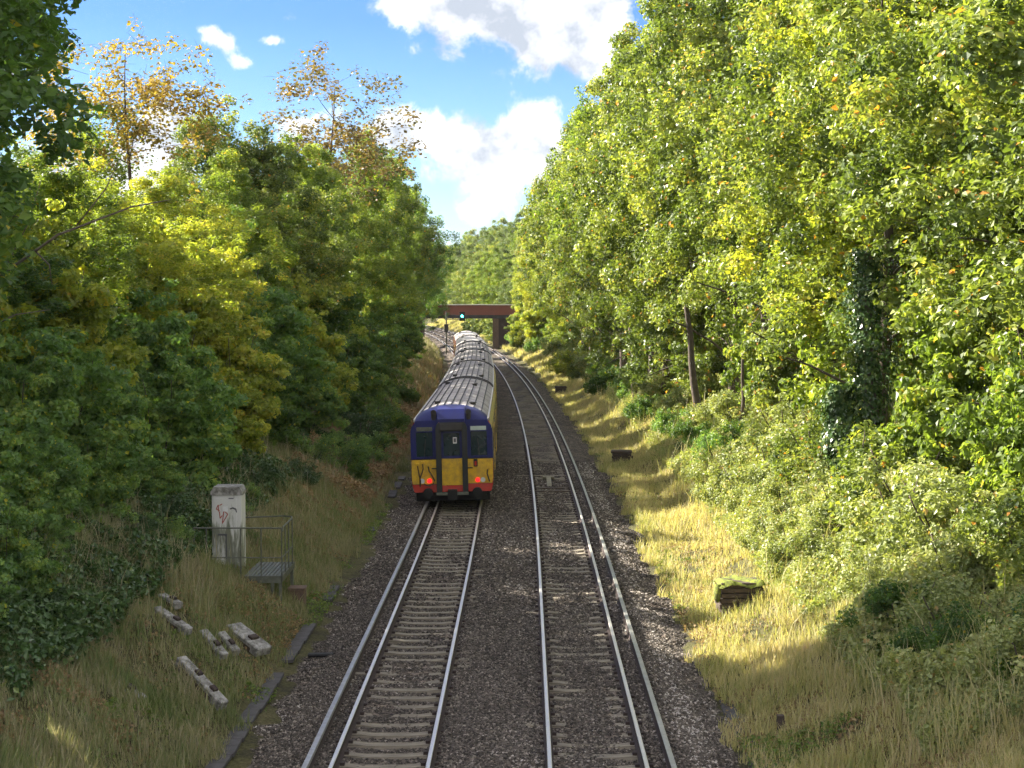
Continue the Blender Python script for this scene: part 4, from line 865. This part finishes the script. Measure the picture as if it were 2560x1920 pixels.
def blob(px, py, rx, ry, amp):
    u0 = (px-1313)/4200; v0 = (737-py)/4200; q = math.sqrt(1+u0*u0+v0*v0); u0 /= q; v0 /= q
    a = MTH('DIVIDE', MTH('SUBTRACT', ux, u0), rx/4200); b_ = MTH('DIVIDE', MTH('SUBTRACT', uz, v0), ry/4200)
    d = MTH('ADD', MTH('MULTIPLY', a, a), MTH('MULTIPLY', b_, b_)); return MTH('MULTIPLY', MTH('POWER', 2.718, MTH('MULTIPLY', d, -1.0)), amp)
blobs = [(1240,30,230,75,1.15),(1430,90,160,120,1.15),(1110,140,90,35,.55),(1250,190,45,25,.35),(1230,395,150,115,1.3),(1050,330,100,50,.8),(1360,360,80,90,.9),(1190,520,60,50,.5),(440,330,110,85,1.2),(250,450,240,90,1.15),(0,200,50,40,1.0),(780,330,110,50,.9),(530,90,45,38,.85),(580,110,25,30,.6),(690,108,48,18,.78),(740,52,30,18,.62),(612,160,35,22,.68),(980,330,80,60,.7),(1060,20,95,45,.9),(1480,150,60,70,.7)]
acc = None
for bl in blobs:
    v = blob(*bl); acc = v if acc is None else MTH('ADD', acc, v)
front = MTH('MULTIPLY', MTH('MULTIPLY', MTH('GREATER_THAN', uy, 0.0), 1.0), 1.0); acc = MTH('MULTIPLY', acc, front)
nz = N(nt, 'ShaderNodeTexNoise', i={'Scale': 34, 'Detail': 12, 'Roughness': .66, 'Distortion': .3}); nt.links.new(tc.outputs['Generated'], nz.inputs[0])
nz2 = N(nt, 'ShaderNodeTexNoise', i={'Scale': 3, 'Detail': 8, 'Roughness': .6}); nt.links.new(tc.outputs['Generated'], nz2.inputs[0])
away = N(nt, 'ShaderNodeMapRange', i={'From Min': .92, 'From Max': .8}); nt.links.new(uy, away.inputs[0])
fill_cloud = MTH('MULTIPLY', MTH('MULTIPLY', MTH('SUBTRACT', nz2.outputs[0], .38), 6.0, clamp=True), away.outputs[0])  # unseen clouds added outside the view for ambient fill
dens = MTH('ADD', MTH('ADD', acc, fill_cloud), MTH('MULTIPLY', MTH('SUBTRACT', nz.outputs[0], .5), 2.3))
cm = N(nt, 'ShaderNodeMapRange', interpolation_type='SMOOTHSTEP', i={'From Min': .43, 'From Max': .92}); nt.links.new(dens, cm.inputs[0])
# cloud radiance: bright tops, soft grey folds
nz3 = N(nt, 'ShaderNodeTexNoise', i={'Scale': 30, 'Detail': 9, 'Roughness': .6}); 
mp = nt.nodes.new('ShaderNodeMapping'); mp.inputs['Location'].default_value = (.013, 0, -.012); nt.links.new(tc.outputs['Generated'], mp.inputs[0]); nt.links.new(mp.outputs[0], nz3.inputs[0])
cc = ramp(nt, nz3.outputs[0], [(.36,(1.05,1.15,1.3)),(.45,(1.6,1.65,1.75)),(.60,(2.3,2.3,2.25))])
hz = N(nt, 'ShaderNodeMapRange', i={'From Min': .0, 'From Max': .16}); nt.links.new(uz, hz.inputs[0])
skyc = mix(nt, mix(nt, (.265,.32,.41), (.122,.178,.30), hz.outputs[0]), sky.outputs[0], 1.0, 'MULTIPLY')
ccb = mix(nt, cc, mix(nt, cc, (1.85,1.74,1.6), 1.0, 'MULTIPLY'), away.outputs[0])  # clouds outside the view brightened and warmed as fill light
final = mix(nt, skyc, ccb, MTH('MULTIPLY', cm.outputs[0], .96))
nt.links.new(final, bg.inputs[0]); bg.inputs[1].default_value = .15; nt.links.new(bg.outputs[0], out.inputs[0])

hm, hnt, hout = newmat('haze_air')
pv = hnt.nodes.new('ShaderNodeVolumePrincipled'); pv.inputs['Color'].default_value = (.86,.92,1,1); pv.inputs['Density'].default_value = .00006; hnt.links.new(pv.outputs[0], hout.inputs['Volume'])
m = MB(); m.box(-640, 640, -75, 915, -2.5, 27); hz_ = m.build('haze', hm); tag(hz_, 'faint pale haze in the air of the cutting', 'haze', kind='stuff')
cam = bpy.data.cameras.new('camera'); co = bpy.data.objects.new('camera', cam); COL.objects.link(co); SC.camera = co
cam.sensor_width = 36; cam.lens = 4200/2560*36; cam.clip_end = 5000; cam.clip_start = .1
co.location = (0, 0, H); co.rotation_euler = (RAD(90-3.04), 0, RAD(.45))
SC.view_settings.view_transform = 'Standard'; SC.view_settings.look = 'None'; SC.view_settings.gamma = 1; SC.view_settings.exposure = 2.12
SC.render.engine = 'CYCLES'; SC.cycles.max_bounces = 5; SC.cycles.transparent_max_bounces = 8; SC.cycles.diffuse_bounces = 2; SC.cycles.transmission_bounces = 3; SC.cycles.glossy_bounces = 2
SC.cycles.sample_clamp_indirect = 4; SC.cycles.use_adaptive_sampling = True; SC.cycles.adaptive_threshold = .04
